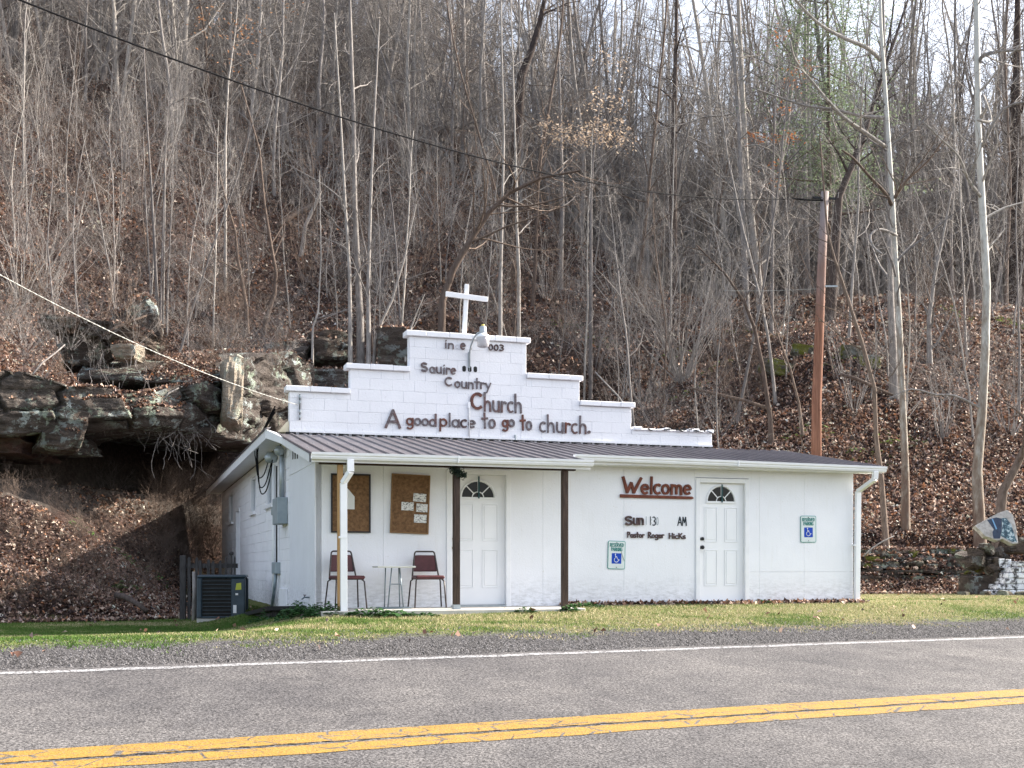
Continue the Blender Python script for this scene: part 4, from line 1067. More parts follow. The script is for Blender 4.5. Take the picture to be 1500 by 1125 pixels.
def glyph_mesh(ch, h, wd, depth, xs=1.0, y0=0.0, zoff=0):
    wd = wd*.9
    """ribbons with rounded joints, extruded towards -y"""
    mb = MB(); k = 0
    for st in G[ch][1]:
        pts = [Vector((x*h*xs, 0, z*h)) for x, z in st]; k += 1; dep = depth+.0012*k
        L = []; Rr = []
        for i, p in enumerate(pts):
            d = (pts[min(i+1, len(pts)-1)]-pts[max(i-1, 0)]).normalized(); nrm = Vector((-d.z, 0, d.x))
            e = d*(-wd*.28 if i == 0 else wd*.28 if i == len(pts)-1 else 0)
            ww = wd/2*(1+random.uniform(-.12, .12)); L.append(p+e+nrm*ww); Rr.append(p+e-nrm*ww)
        n = len(mb.v); m = len(pts)
        for yy in (y0, y0-dep):
            for P in (L, Rr): mb.v += [(p.x, yy, p.z) for p in P]
        for i in range(m-1):
            a, b = n+i, n+m+i; c, d_ = n+2*m+i, n+3*m+i
            mb.f += [(c, c+1, d_+1, d_), (a, b, b+1, a+1), (a, a+1, c+1, c), (b, d_, d_+1, b+1)]
        mb.f += [(n, n+2*m, n+3*m, n+m), (n+m-1, n+2*m-1, n+4*m-1, n+3*m-1)]
    return mb
def word(parent, text, s0, s1, z0, h, wd, mat, depth=.022, base_tilt=0., jit=.012, y=0, mats=None, name='letter', special=None):
    tot = sum(G[c][0] for c in text)*h; xs = (s1-s0)/tot; x = s0
    for i, c in enumerate(text):
        if c != ' ':
            mb = glyph_mesh(c, h, wd, depth, xs); f = (x-s0)/(s1-s0)
            jz = random.uniform(-jit, jit)*h*2; ja = random.uniform(-jit, jit)*3
            m = (mats or {}).get(i, mat)
            o = mb.build(name, m, parent); o.location = (x, y, z0+base_tilt*f+jz); o.rotation_euler = (0, ja, 0)
        x += G[c][0]*h*xs
def wall_sign(name, label, t, group=None): return thing(name, label, 'lettering', 0, t, 0, 0, group)
LG_ = 'wooden cut-out lettering on the church front'
fr = PT-.004
sg = wall_sign('year_lettering', 'small grey cut-out letters and year numbers just under the top coping', fr, LG_)
word(sg, 'in', .21, .40, 5.17, .165, .022, M['letter_grey']); word(sg, 'c', .42, .48, 5.17, .13, .012, M['ghost'], .003); word(sg, 'e', .505, .61, 5.165, .20, .026, M['letter_grey'])
word(sg, '1', .70, .735, 5.175, .12, .014, M['letter_grey'], .006); word(sg, '003', 1.03, 1.335, 5.185, .105, .022, M['letter_dark'])
sg = wall_sign('town_lettering', 'grey cut-out wooden word Squire left of the oval openings', fr, LG_)
word(sg, 'S', -.215, -.095, 4.73, .15, .036, M['letter_grey']); word(sg, 'qujre', -.065, .435, 4.71, .19, .025, M['letter_grey'])
sg = wall_sign('country_lettering', 'grey cut-out wooden word Country on the parapet', fr, LG_)
word(sg, 'C', .22, .36, 4.495, .155, .030, M['letter_grey']); word(sg, 'ountry', .395, 1.09, 4.47, .195, .026, M['letter_grey'], base_tilt=.0)
sg = wall_sign('church_lettering', 'large cut-out wooden word Church with red-brown capital on the parapet', fr, LG_)
word(sg, 'C', .70, .925, 4.10, .29, .056, M['letter_rust'], .024); word(sg, 'hurch', .94, 1.69, 4.07, .335, .038, M['letter_grey'], jit=.006)
sg = wall_sign('motto_lettering', 'long line of cut-out wooden letters A good place to go to church', fr, LG_)
word(sg, 'A', -.87, -.585, 3.715, .305, .052, M['letter_grey'])
RU = M['letter_rust']
word(sg, 'good', -.49, .075, 3.765, .215, .034, M['letter_grey'], mats={0: RU}, jit=.006); word(sg, 'place', .11, .80, 3.765, .235, .034, M['letter_grey'], mats={0: RU, 3: M['letter_dark']}, jit=.006)
word(sg, 'to', .91, 1.18, 3.76, .285, .038, M['letter_grey']); word(sg, 'go', 1.295, 1.545, 3.80, .225, .038, M['letter_grey'], mats={0: RU})
word(sg, 'to', 1.645, 1.88, 3.755, .285, .038, M['letter_grey'], mats={0: RU}); word(sg, 'church.', 2.01, 3.04, 3.735, .32, .036, M['letter_grey'], mats={3: RU}, jit=.01)
fw = -.001
sg = wall_sign('welcome_lettering', 'red-brown cut-out wooden word Welcome on a plank beside the right door', fw, LG_)
WR = M['letter_red']
word(sg, 'W', 2.42, 2.755, 2.445, .245, .052, WR, .03); word(sg, 'elcome', 2.735, 3.65, 2.435, .27, .044, WR, .03)
MB().prism([(2.375, 2.365), (3.66, 2.360), (3.69, 2.378), (3.66, 2.405), (2.375, 2.418)], -.028, -.002).build('plank', WR, sg)
sg = wall_sign('service_time_lettering', 'Sun 11:30 AM service time in wood letters and worn black numbers', fw, LG_)
word(sg, 'S', 2.462, 2.588, 1.928, .135, .034, M['letter_dark'], .03, jit=.003); word(sg, 'un', 2.598, 2.795, 1.93, .185, .028, M['letter_dark'], .03, jit=.003)
word(sg, '1', 2.83, 2.857, 1.93, .135, .007, M['letter_worn'], .003, jit=.003); word(sg, '1', 2.905, 2.93, 1.93, .135, .015, M['letter_paint'], .003, jit=.003); word(sg, ':', 2.933, 2.951, 1.93, .13, .007, M['letter_worn'], .003)
word(sg, '3', 2.95, 3.015, 1.92, .145, .021, M['letter_paint'], .003, jit=.003); word(sg, '0', 3.02, 3.068, 1.925, .135, .008, M['letter_worn'], .003)
word(sg, 'AM', 3.405, 3.57, 1.925, .14, .019, M['letter_paint'], .004, jit=.003)
sg = wall_sign('pastor_lettering', 'small dark wooden letters Pastor Roger Hicks under the service time', fw, LG_)
word(sg, 'Pastor', 2.50, 2.81, 1.722, .09, .019, M['letter_dark'], .016, jit=.004); word(sg, 'Roger', 2.866, 3.162, 1.718, .095, .019, M['letter_dark'], .016, jit=.004); word(sg, 'HicKs', 3.24, 3.55, 1.708, .09, .018, M['letter_dark'], .016, jit=.004)
# ghosts of the old letter above
# ------------------------------------------------------------------ parking signs
def parking(s, z, label, tilt=0):
    T = thing('parking_sign', label, 'sign', s, -.012, z, 0, 'reserved parking signs on the church wall'); T.rotation_euler = (0, tilt, TH)
    def rr_(w_, h, r_, n=4):
        P = []
        for cx, cz, a0 in ((w_-r_, h-r_, 0), (-w_+r_, h-r_, 90), (-w_+r_, -h+r_, 180), (w_-r_, -h+r_, 270)):
            P += [(cx+r_*math.cos(R(a0+90*i/n)), cz+r_*math.sin(R(a0+90*i/n))) for i in range(n+1)]
        return P
    MB().prism(rr_(.152, .228, .025), 0, .003).build('border', M['sign_green'], T)
    MB().prism(rr_(.142, .218, .018), -.002, -.0002).build('sign_face', M['sign_white'], T)
    MB().prism(rr_(.084, .084, .006), -.004, -.0025).build('symbol_panel', M['sign_blue'], T, loc=(0, 0, -.055))
    for txt, hw, z0 in (('RESERVED', .122, .135), ('PARKING', .098, .065)):
        tot = sum(G[c][0] for c in txt); x = -hw; mb = MB()
        for c in txt:
            g_ = glyph_mesh(c, .054, .0105, .002, 2*hw/(tot*.054)); n = len(mb.v); mb.v += [(a+x, b-.002, cc+z0) for a, b, cc in g_.v]; mb.f += [tuple(n+i for i in f) for f in g_.f]; x += 2*hw*G[c][0]/tot
        mb.build('sign_text', M['sign_text'], T)
    mb = MB(); y = -.0062
    mb.tube([(-.005+.036*math.cos(R(a)), y, -.08+.036*math.sin(R(a))) for a in range(130, 385, 15)], .0052, 5)
    mb.tube([(-.022, y, .0), (-.020, y, -.045), (.014, y, -.047), (.030, y, -.085), (.050, y, -.078)], .0058, 5); mb.tube([(-.021, y, -.028), (.008, y, -.028)], .0045, 5)
    mb.lathe([(.0095, 0), (.0095, .003)], 10); mb.v[-20:] = [(a-.022, y+c-.001, b+.012) for a, b, c in mb.v[-20:]]
    mb.build('wheelchair_symbol', M['sign_glyph'], T)
    for z_ in (.20, -.20): MB().box(-.006, .006, -.006, -.0025, z_-.006, z_+.006).build('screw', M['black'], T)
    return T
a_ = parking(2.315, 1.437, 'reserved parking sign low on the wall between the porch and the lettering', R(1.5))
c_ = bpy.data.objects
b_ = parking(5.865, 1.890, 'reserved parking sign higher on the wall right of the right door', R(-.5))
mb = MB(); mb.bar((.085, -.004, .04), (.135, -.004, -.09), .004, .012); mb.bar((.08, -.004, .06), (.09, -.004, .02), .004, .01); mb.build('scratch', M['concrete'], a_)
# ------------------------------------------------------------------ notice boards
def board(s0, s1, z0, z1, label, frame, tilt, papers, fw_=.022):
    cx, cz = (s0+s1)/2, (z0+z1)/2; T = thing('notice_board', label, 'notice board', cx, -.02, cz, 0, 'cork boards on the porch wall'); T.rotation_euler = (0, tilt, TH)
    w_, h = (s1-s0)/2, (z1-z0)/2
    MB().box(-w_+.01, w_-.01, .0, .012, -h+.01, h-.01).build('cork_sheet', M['cork'], T)
    MB().box(-w_, w_, -.012, .014, h-fw_, h).box(-w_, w_, -.012, .014, -h, -h+fw_).box(-w_, -w_+fw_, -.012, .014, -h+fw_, h-fw_).box(w_-fw_, w_, -.012, .014, -h+fw_, h-fw_).build('frame', frame, T)
    for (x, z, pw, ph, m, r_) in papers:
        o = MB().box(-pw/2, pw/2, -.002, 0, -ph/2, ph/2).build('paper', m, T, loc=(x-cx, -.0035-random.random()*.002, z-cz)); o.rotation_euler = (random.uniform(-.02, .02), r_, 0)
    return T
bl = board(-2.294, -1.698, 1.757, 2.638, 'black-framed cork board with one torn white paper behind the downspout', M['black'], 0, [])
MB().prism([(-.13, -.12), (.055, -.12), (.055, .07), (-.03, .17), (-.13, .26)], -.002, 0).build('torn_paper', M['blank_paper'], bl, loc=(0, -.004, .03))
board(-1.388, -.790, 1.752, 2.652, 'tilted brown cork board with four printed papers left of the door', M['cork_frame'], R(1.9), [(-.945, 2.305, .20, .125, M['paper'], .03), (-1.13, 2.165, .19, .125, M['paper'], .0), (-.905, 2.15, .175, .125, M['paper'], .03), (-.925, 1.985, .195, .125, M['paper'], .0)])
# ------------------------------------------------------------------ chairs and table on the porch
def chair(s, t, rz, label):
    T = thing('stacking_chair', label, 'chair', s, t, .633, rz, 'burgundy stacking chairs on the porch'); fm = M['chair_frame']
    for i in (-1, 1):
        MB().tube([(i*.235, -.24, .011), (i*.21, -.20, .40), (i*.19, -.12, .435)], .0115, 8).build('leg', fm, T, True)
        MB().tube([(i*.255, .24, .011), (i*.225, .18, .40), (i*.20, .10, .435)], .0115, 8).build('leg', fm, T, True)
    MB().box(-.20, .20, -.21, .19, .425, .437).build('seat_frame', fm, T)
    pts = [(-.205, .17, .43), (-.19, .20, .55), (-.155, .25, .80)]+[(-.155+.035*(1-math.cos(R(a))), .255, .80+.045*math.sin(R(a))) for a in (30, 60, 90)]
    pts += [(-x, y, z) for x, y, z in reversed(pts)]
    MB().tube(pts, .0125, 8).build('back_frame', fm, T, True)
    mb = MB(); mb.v = [(-.19, .215, .545), (.19, .215, .545), (.19, .255, .54), (-.19, .255, .54), (-.148, .235, .79), (.148, .235, .79), (.148, .272, .79), (-.148, .272, .79)]
    mb.f = [(0, 3, 2, 1), (4, 5, 6, 7), (0, 1, 5, 4), (1, 2, 6, 5), (2, 3, 7, 6), (3, 0, 4, 7)]; mb.build('backrest', M['vinyl'], T, bevel=.012)
    MB().box(-.215, .215, -.24, .19, .437, .487).build('seat', M['vinyl'], T, bevel=.018)
    return T
chair(-2.135, -.42, .12, 'burgundy chair half hidden behind the white downspout')
chair(sl(626.5, -.42), -.42, -.06, 'burgundy chair between the little table and the porch door')
T = thing('folding_table', 'small pale-topped folding table between the two porch chairs', 'table', sl(577, -.45), -.45, .633)
MB().box(-.285, .285, -.2, .2, .60, .628).build('table_top', M['table_top'], T, bevel=.008)
for y in (-.12, .12):
    for i in (-1, 1):
        MB().tube([(i*.115, y, .02), (-i*-.06 if y < 0 else i*.10, y, .598)], .0095, 8).build('leg', M['steel'], T, True)
MB().tube([(-.085, -.12, .36), (.085, -.12, .36)], .008, 6).build('crossbar', M['steel'], T)
for y in (-.12, .12): MB().box(-.24, .24, y-.015, y+.015, .0, .02).build('foot_bar', M['steel'], T, bevel=.004)
# ------------------------------------------------------------------ cross, lamp, conduit
T = thing('cross', 'plain white wooden cross standing on the highest parapet step', 'cross', .612, PT+.10, 5.446); T.rotation_euler = (0, R(3.2), TH)
MB().box(-.037, .037, -.03, .03, -.0, .925).build('upright', M['trim'], T, bevel=.004)
MB().box(-.397, .397, -.068, -.032, .645, .735).build('crossbar', M['trim'], T, bevel=.004)
T = thing('security_light', 'grey dusk-to-dawn lamp with ribbed lens hanging over the top coping', 'lamp', .815, PT-.42, 5.14)
MB().lathe([(.062, 0), (.10, .02), (.112, .13), (.118, .17), (.10, .175)], 24).build('lens', M['lens'], T, True)
MB().lathe([(.121, .165), (.125, .185), (.10, .225), (.06, .25)], 24).build('shade', M['gutter'], T, True)
MB().lathe([(.058, .245), (.062, .26), (.062, .36), (.05, .375)], 20).build('housing', M['galv'], T, True)
MB().lathe([(.03, .372), (.034, .38), (.034, .405), (.02, .412)], 14).build('photocell', M['photocell'], T, True)
T2 = [(-.03, 0, .27), (-.08, .05, .265), (-.12, .15, .20), (-.14, .30, .06), (-.14, .39, -.06), (-.14, .40, -.28)]
MB().tube(T2, .016, 8).build('arm', M['galv'], T, True)
MB().box(-.158, -.122, .39, .415, -.30, -.02).build('mounting_plate', M['galv'], T)
T = thing('conduit', 'thin white-painted conduit pipe running down the parapet to the roof', 'pipe', .675, PT-.018, 3.56)
MB().tube([(0, 0, 0), (0, 0, .56), (-.01, 0, .66)], .014, 8).build('pipe', M['gutter'], T, True)
MB().box(-.03, .022, -.012, .012, .55, .66).build('junction_box', M['block'], T, bevel=.004)
mb = MB(); mb.tube([(.0, 0, 1.30), (.005, -.005, 1.23), (.012, -.004, 1.14)], .004, 5); mb.build('loose_wire', M['galv'], T)
MB().tube([(.88, 0, .0), (.88, 0, .10)], .02, 8).build('vent_stub', M['galv'], T)
# service bracket with insulators and cable at the left parapet end
T = thing('service_rack', 'black insulator rack where the service cable meets the parapet end', 'cable rack', -2.36, PT-.02, 4.0)
MB().box(-.008, .008, -.01, .018, -.22, .22).build('bracket', M['black'], T)
for z_ in (-.17, -.08, .08, .17): MB().lathe([(.012, -.03), (.024, -.02), (.014, 0), (.024, .02), (.012, .03)], 10, (0, -.035, z_)).build('insulator', M['galv'], T, True)
rack = to_world(-2.40, PT-.06, 4.03)
# ------------------------------------------------------------------ electrical service on the side wall
E_ = thing('electric_meter', 'grey electric meter box with conduits on the left side wall', 'electric meter', 0, 0, 0)
def eb(name, mat, t0, t1, z0, z1, d=.12, bev=.006): return MB().box(SW-d, SW-.002, t0, t1, z0, z1).build(name, mat, E_, bevel=bev)
eb('meter_box', M['greybox'], 3.15, 3.9, 2.0, 2.46, .18); eb('meter_socket', M['greybox'], 4.0, 4.5, 2.2, 2.34, .14)
MB().tube([(SW-.06, 3.5, 2.46), (SW-.06, 3.5, 3.3)], .045, 10).build('riser_pipe', M['galv'], E_, True)
MB().tube([(SW-.06, 4.75, .5), (SW-.06, 4.75, 3.15)], .032, 8).build('white_pipe', M['gutter'], E_, True)
MB().tube([(SW-.05, 4.38, 1.3), (SW-.05, 4.38, 3.1)], .014, 6).build('thin_pipe', M['black'], E_, True)
eb('small_box', M['greybox'], 4.2, 4.75, 1.12, 1.33, .10); MB().tube([(SW-.06, 4.4, 1.12), (SW-.08, 4.55, .75), (SW-.10, 4.9, .35)], .03, 8).build('lower_hose', M['steel'], E_, True)
eb('access_panel', M['trim'], 3.15, 4.15, .42, .86, .03)
MB().lathe([(.0, 0), (.10, .02), (.13, .12), (.07, .20), (.0, .21)], 14, (SW-.16, 4.3, 3.14)).build('weatherhead', M['galv'], E_, True)
MB().lathe([(.0, 0), (.07, .02), (.10, .10), (.05, .17), (.0, .18)], 14, (SW-.12, 3.4, 3.2)).build('second_weatherhead', M['galv'], E_, True)
for k, (a, b, lo) in enumerate(((5.0, 4.3, 2.75), (5.3, 4.4, 2.95), (4.8, 4.2, 2.62))):
    pts = [(SW-.25, 2.9, 4.0-.05*k), (SW-.33, a, 3.55), (SW-.32, a+.1, lo+.3), (SW-.30, a-.1, lo), (SW-.24, (a+b)/2-.1, lo+.02), (SW-.18, b, lo+.3), (SW-.15, b, 3.2)]
    c2 = []
    for i in range(len(pts)-1):
        p0, p1, p2, p3 = (Vector(pts[max(0, i-1)]), Vector(pts[i]), Vector(pts[i+1]), Vector(pts[min(len(pts)-1, i+2)]))
        for u in (0, .25, .5, .75): c2.append(.5*((2*p1)+(-p0+p2)*u+(2*p0-5*p1+4*p2-p3)*u*u+(-p0+3*p1-3*p2+p3)*u**3))
    MB().tube(c2+[pts[-1]], .011, 6).build('drop_cable', M['blackwire'], E_, True)
# tap
T = thing('outdoor_tap', 'small brown outdoor tap low on the white side boards', 'tap', SW-.03, .55, .78)
MB().tube([(.03, 0, 0), (-.05, 0, 0), (-.09, 0, -.03)], .012, 8).build('spout', M['steel'], T, True); MB().box(-.055, -.035, -.09, .09, .03, .042).tube([(-.045, 0, 0), (-.045, 0, .035)], .007, 6).build('handle', M['chair_frame'], T)
# ------------------------------------------------------------------ air conditioner, hatch, fence
p = at(327, 912, 22.0); p.z = gz(p.x, p.y)-.03
T = tag(empty('air_conditioner', p, R(10)), 'dark blue-grey air conditioning unit with yellow sticker by the fence', 'air conditioner')
MB().box(-.45, .45, -.42, .45, -.08, .02).build('base_pad', M['concrete'], T)
MB().box(-.39, .39, -.39, .39, .04, .76).build('coil', M['soil'], T)
for x, y in ((-.40, -.40), (-.40, .40), (.40, .40)): MB().box(x-.045, x+.045, y-.045, y+.045, .03, .77).build('corner_post', M['ac_body'], T, bevel=.02)
MB().box(.17, .425, -.43, -.20, .03, .77).build('control_panel', M['ac_body'], T, bevel=.02)
MB().box(-.445, .445, -.445, .445, .77, .83).build('top_cover', M['ac_body'], T, bevel=.025)
MB().box(-.44, .44, -.44, .44, .03, .06).build('base_pan', M['ac_body'], T, bevel=.01)
for k in range(10):
    z = .10+k*.068
    o = MB().box(-.355, .17, -.43, -.395, z, z+.014).box(-.43, -.395, -.355, .355, z, z+.014).build('slat', M['ac_slat'], T)
o = MB().prism([(0, -.05), (.11, -.04), (.105, .085), (.02, .075)], -.003, 0).build('yellow_sticker', M['yellow'], T, loc=(.25, -.432, .60))
MB().box(.25, .30, -.435, -.431, .455, .49).build('small_label', M['blank_paper'], T); MB().box(.21, .27, -.435, -.431, .12, .27).build('white_label', M['blank_paper'], T)
T = thing('cellar_hatch', 'low box with sloping black lid against the side wall behind the weeds', 'hatch', -2.60, 0, 0)
mb = MB().prism([(.9, .0), (4.6, -.2), (4.6, .33), (.9, .57)], -.46, 0); mb.v = [(y, x, z) for x, y, z in mb.v]; mb.build('box_side', M['fence'], T)
mb = MB().prism([(.75, .58), (4.75, .33), (4.75, .395), (.75, .645)], -.54, .03); mb.v = [(y, x, z) for x, y, z in mb.v]; mb.build('lid', M['black'], T)
p = at(268, 912, 23.0); z0 = gz(p.x, p.y)
T = tag(empty('picket_fence', (p.x, p.y, z0), R(6)), 'short run of dark weathered picket fence behind the air conditioner', 'fence')
fx = lambda px: (px-268)/FPX*23.2
MB().box(-.055, .055, -.05, .05, -.25, 1.28).build('fence_post', M['fence'], T, bevel=.008)
for px, h, lean in ((277, 1.26, .0), (286, 1.25, .02), (295, 1.20, -.03), (303, 1.21, .02), (311, 1.18, 0), (320, 1.19, .02), (330, 1.27, .0), (336.5, 1.30, .01), (343, 1.27, -.01)):
    pw = .016 if px > 325 else .03
    o = MB().prism([(-pw, -.2), (pw, -.2), (pw, h-.04), (0, h), (-pw, h-.04)], -.035, -.015).build('picket', M['fence'], T, loc=(fx(px), 0, 0)); o.rotation_euler = (0, lean, 0)
MB().box(-.02, fx(346), -.014, .03, 1.03, 1.12).build('rail', M['fence'], T); MB().box(-.02, fx(346), -.014, .03, .28, .36).build('rail', M['fence'], T)
MB().lathe([(.02, 0), (.045, .02), (.045, .06), (.02, .08)], 10, (fx(337), -.02, 1.28)).build('post_cap', M['fence'], T)
p2 = at(283, 912, 22.4); o = MB().tube([(0, 0, -.2), (.02, 0, .5), (.0, .03, .95)], [.04, .035, .03], 7).build('old_stake', M['bark_grey'], None, True); o.location = (p2.x, p2.y, gz(p2.x, p2.y))
tag(o, 'weathered round stake standing left of the air conditioner', 'stake')

# ------------------------------------------------------------------ ruined steps and broken slab at the right edge
base = at(1470, 850, 25.2); RZ = gz(base.x, base.y)
T = tag(empty('ruined_steps', (base.x, base.y, RZ), R(8)), 'crumbling white-painted stepped masonry at the right edge of the grass', 'ruined steps')
rr = random.Random(9); row = 0
for row in range(6):
    z = row*.125; x = -.28+row*.125+(.05 if row == 2 else 0)
    while x < 2.2:
        w_ = rr.uniform(.16, .34); d = rr.uniform(-.02, .02)
        o = link('masonry_block', MB().box(0, w_-.008, d, d+.5, z, z+.118).build('masonry_block', M['peeling'], T, bevel=.018).data, T) if False else MB().box(x, x+w_-.008, d-.05*row*0, d+.5, z, z+.118).build('masonry_block', M['peeling'], T, bevel=.018)
        x += w_
MB().box(-.62, .02, .35, .8, 0, .42).build('concrete_pier', M['rock_plain'], T, bevel=.03)
MB().box(.08, .22, .3, .5, .60, .80).build('masonry_block', M['peeling'], T, bevel=.01); MB().box(.235, .37, .3, .5, .60, .79).build('masonry_block', M['peeling'], T, bevel=.01)
MB().box(-.02, .06, .3, .5, .30, .82).build('broken_post', M['rock_plain'], T, bevel=.01)
c = at(1460, 772, 25.0)
T = tag(empty('broken_slab', c, 0), 'broken concrete slab splashed with dark blue paint, tilted on the ruined steps', 'concrete slab'); T.rotation_euler = (R(-18), 0, R(6))
PX = lambda x, y: ((x-1460)/FPX*25, (772-y)/FPX*25)
MB().prism([PX(1427, 770), PX(1446, 760), PX(1466, 750), PX(1481, 745), PX(1488, 752), PX(1490, 770), PX(1489, 797), PX(1480, 798), PX(1466, 790), PX(1458, 793), PX(1446, 788), PX(1440, 786), PX(1434, 778)], 0, .14).build('slab', M['rough_concrete'], T, bevel=.004)
dk = simple('dark_blue_paint', (.012, .02, .045), (.03, .05, .09), 12, .6)
t_ = NT('blue_speckled_paint'); v_ = t_.coord(); dk2 = t_.out(t_.ramp(t_.noise(v_, 16, 6, .7), [(.46, (.02, .045, .07)), (.54, (.10, .18, .22)), (.6, (.40, .46, .50))]), .6)
MB().prism([PX(1447, 761), PX(1462, 757), PX(1470, 759), PX(1467, 776), PX(1462, 790), PX(1452, 790), PX(1452, 780), PX(1455, 776)], -.004, -.001).build('paint_patch', dk, T)
MB().prism([PX(1470.5, 758), PX(1477, 758), PX(1483, 768), PX(1487, 795), PX(1480, 795), PX(1464, 786), PX(1468, 774)], -.004, -.001).build('paint_patch', dk2, T)
MB().prism([PX(1454, 759.5), PX(1456, 759), PX(1460, 775), PX(1458, 776)], -.007, -.0045).build('blue_stripe', NT('blue_stripe').out((.12, .25, .42), .5), T)
heap = tag(empty('rubble_heap', tuple(at(1452, 815, 25.7))), 'heap of dark broken masonry lumps under the painted slab', 'rubble')
rr = random.Random(31)
for k in range(26):
    o = link('rubble_lump', rr.choice(SM), heap); o.location = (rr.uniform(-.42, .42), rr.uniform(-.1, .5), rr.uniform(-.28, .22)); sc_ = rr.uniform(.07, .17); o.scale = (sc_*1.3, sc_, sc_*rr.uniform(.5, 1)); o.rotation_euler = (rr.uniform(-.6, .6), rr.uniform(-.6, .6), rr.uniform(0, 3))
loose = [(-.9, -.1), (-.5, -.25), (-.1, -.3), (.25, -.28), (.7, -.3), (1.1, -.35), (-.7, .1), (.45, -.42)]
for k, (dx, dy) in enumerate(loose):
    x_, y_ = base.x+dx, base.y+dy; o = link('loose_stone', rr.choice(SM), None, (x_, y_, gz(x_, y_)+.03)); q_ = rr.uniform(.06, .12); o.scale = (q_*1.3, q_, q_*.7); o.rotation_euler = (rr.uniform(-.3, .3), .1, rr.uniform(0, 3))
    tag(o, 'loose fist-sized stone in the leaves before the ruined steps', 'stone', 'loose stones before the ruined steps')
o = make_rock('concrete_rubble', at(1496, 800, 26.2), (.35, .5, .18), M['rock_plain'], 'thick dark slab end lying behind the ruined steps at the edge', 91, n=8, warp=.3); o['category'] = 'rubble'

# ------------------------------------------------------------------ utility pole and cables
pb = at(1196, 700, 29.5); pz = gz(pb.x, pb.y)
top = at(1208.5, 281, 29.5)
o = MB().tube([(0, 0, -.3), (0, 0, 3), ((top.x-pb.x)*.6, 0, 6.5), (top.x-pb.x, 0, top.z-pz)], [.135, .125, .11, .098], 16).build('wood_pole', M['pole'], None, True)
T = tag(empty('utility_pole', (pb.x, pb.y, pz)), 'reddish-brown wooden utility pole rising behind the church roof', 'utility pole'); o.parent = T
tx = top.x-pb.x; tz = top.z-pz
mb = MB().bar((tx-.35, -.02, tz-.15), (tx+.28, -.02, tz-.18), .04, .05); mb.build('cable_clamp', M['black'], T)
MB().box(tx-.03, tx+.28, -.14, -.09, tz-2.45, tz-2.41).build('bolt', M['galv'], T)
MB().tube([(tx+.3, -.05, tz-.17), (tx+.32, -.05, tz-.02)], .02, 6).build('insulator', M['black'], T)
def cable(name, a, b, sag, r, mat, label, n=40, cat='cable', twist=False):
    a = Vector(a); b = Vector(b); pts = []
    for i in range(n+1):
        u = i/n; p = a.lerp(b, u); p.z -= 4*sag*u*(1-u); pts.append(p)
    mb = MB(); mb.tube(pts, r, 6)
    if twist:
        for k in (0, 1):
            q = [p+Vector((0, math.cos(i*1.9+k*math.pi)*r*1.2, math.sin(i*1.9+k*math.pi)*r*1.2)) for i, p in enumerate(pts)]; mb.tube(q, r*.8, 5)
    return tag(mb.build(name, mat, None, True), label, cat)
far_l = at(-330, -150, 11.0)
cable('power_cable', top+Vector((-.3, -.05, -.15)), far_l, .95, .0115, M['blackwire'], 'thick black cable sloping across the upper left to the utility pole', 60)
cable('service_cable', rack, at(-300, 225, 12.0), .28, .0048, M['palewire'], 'pale twisted cable descending from the left to the parapet end', 160, twist=True)
cable('guy_wire', at(1060, 425.5, 31), at(1196, 423, 29.4), .03, .006, M['palewire'], 'thin grey wire running left from the middle of the utility pole', 10)
cable('side_wire', at(1206, 293, 29.4), at(1160, 290.5, 29.6), .02, .02, M['blackwire'], 'short black wire stub joined to the utility pole top', 6)

# ------------------------------------------------------------------ bare trees
def wiggle_path(rnd, p, d, L, n, curl, up, kink=0.0):
    pts = [Vector(p)]; d = Vector(d).normalized()
    for i in range(n):
        d = d+Vector((rnd.gauss(0, curl), rnd.gauss(0, curl), rnd.gauss(0, curl*.6)+up)); d.normalize(); pts.append(pts[-1]+d*L/n)
    return pts
def grow(rnd, mb, p, d, L, r, lvl, cfg):
    n = (9, 6, 4, 3)[min(lvl, 3)]
    pts = wiggle_path(rnd, p, d, L, n, cfg['curl']*(1+.25*lvl), cfg['up'])
    rad = [max(r*(1-.82*i/n), .0022) for i in range(n+1)]
    mb.tube(pts, rad, 5 if r > .03 else 3, cap=False)
    if lvl >= cfg['levels']: return
    k = cfg['kids'][min(lvl, len(cfg['kids'])-1)]
    for j in range(k):
        f = rnd.uniform(.22, .98); i = min(int(f*n), n-1); q = pts[i].lerp(pts[i+1], f*n-i)
        dd = (pts[i+1]-pts[i]).normalized(); a = rnd.uniform(0, 6.283); sd = dd.orthogonal().normalized(); sd.rotate(Matrix.Rotation(a, 3, dd))
        ang = rnd.uniform(*cfg['ang']); nd = dd*math.cos(ang)+sd*math.sin(ang)
        grow(rnd, mb, q, nd, L*rnd.uniform(.32, .62)*(1.1-.5*f), max(rad[i]*.55, .003), lvl+1, cfg)
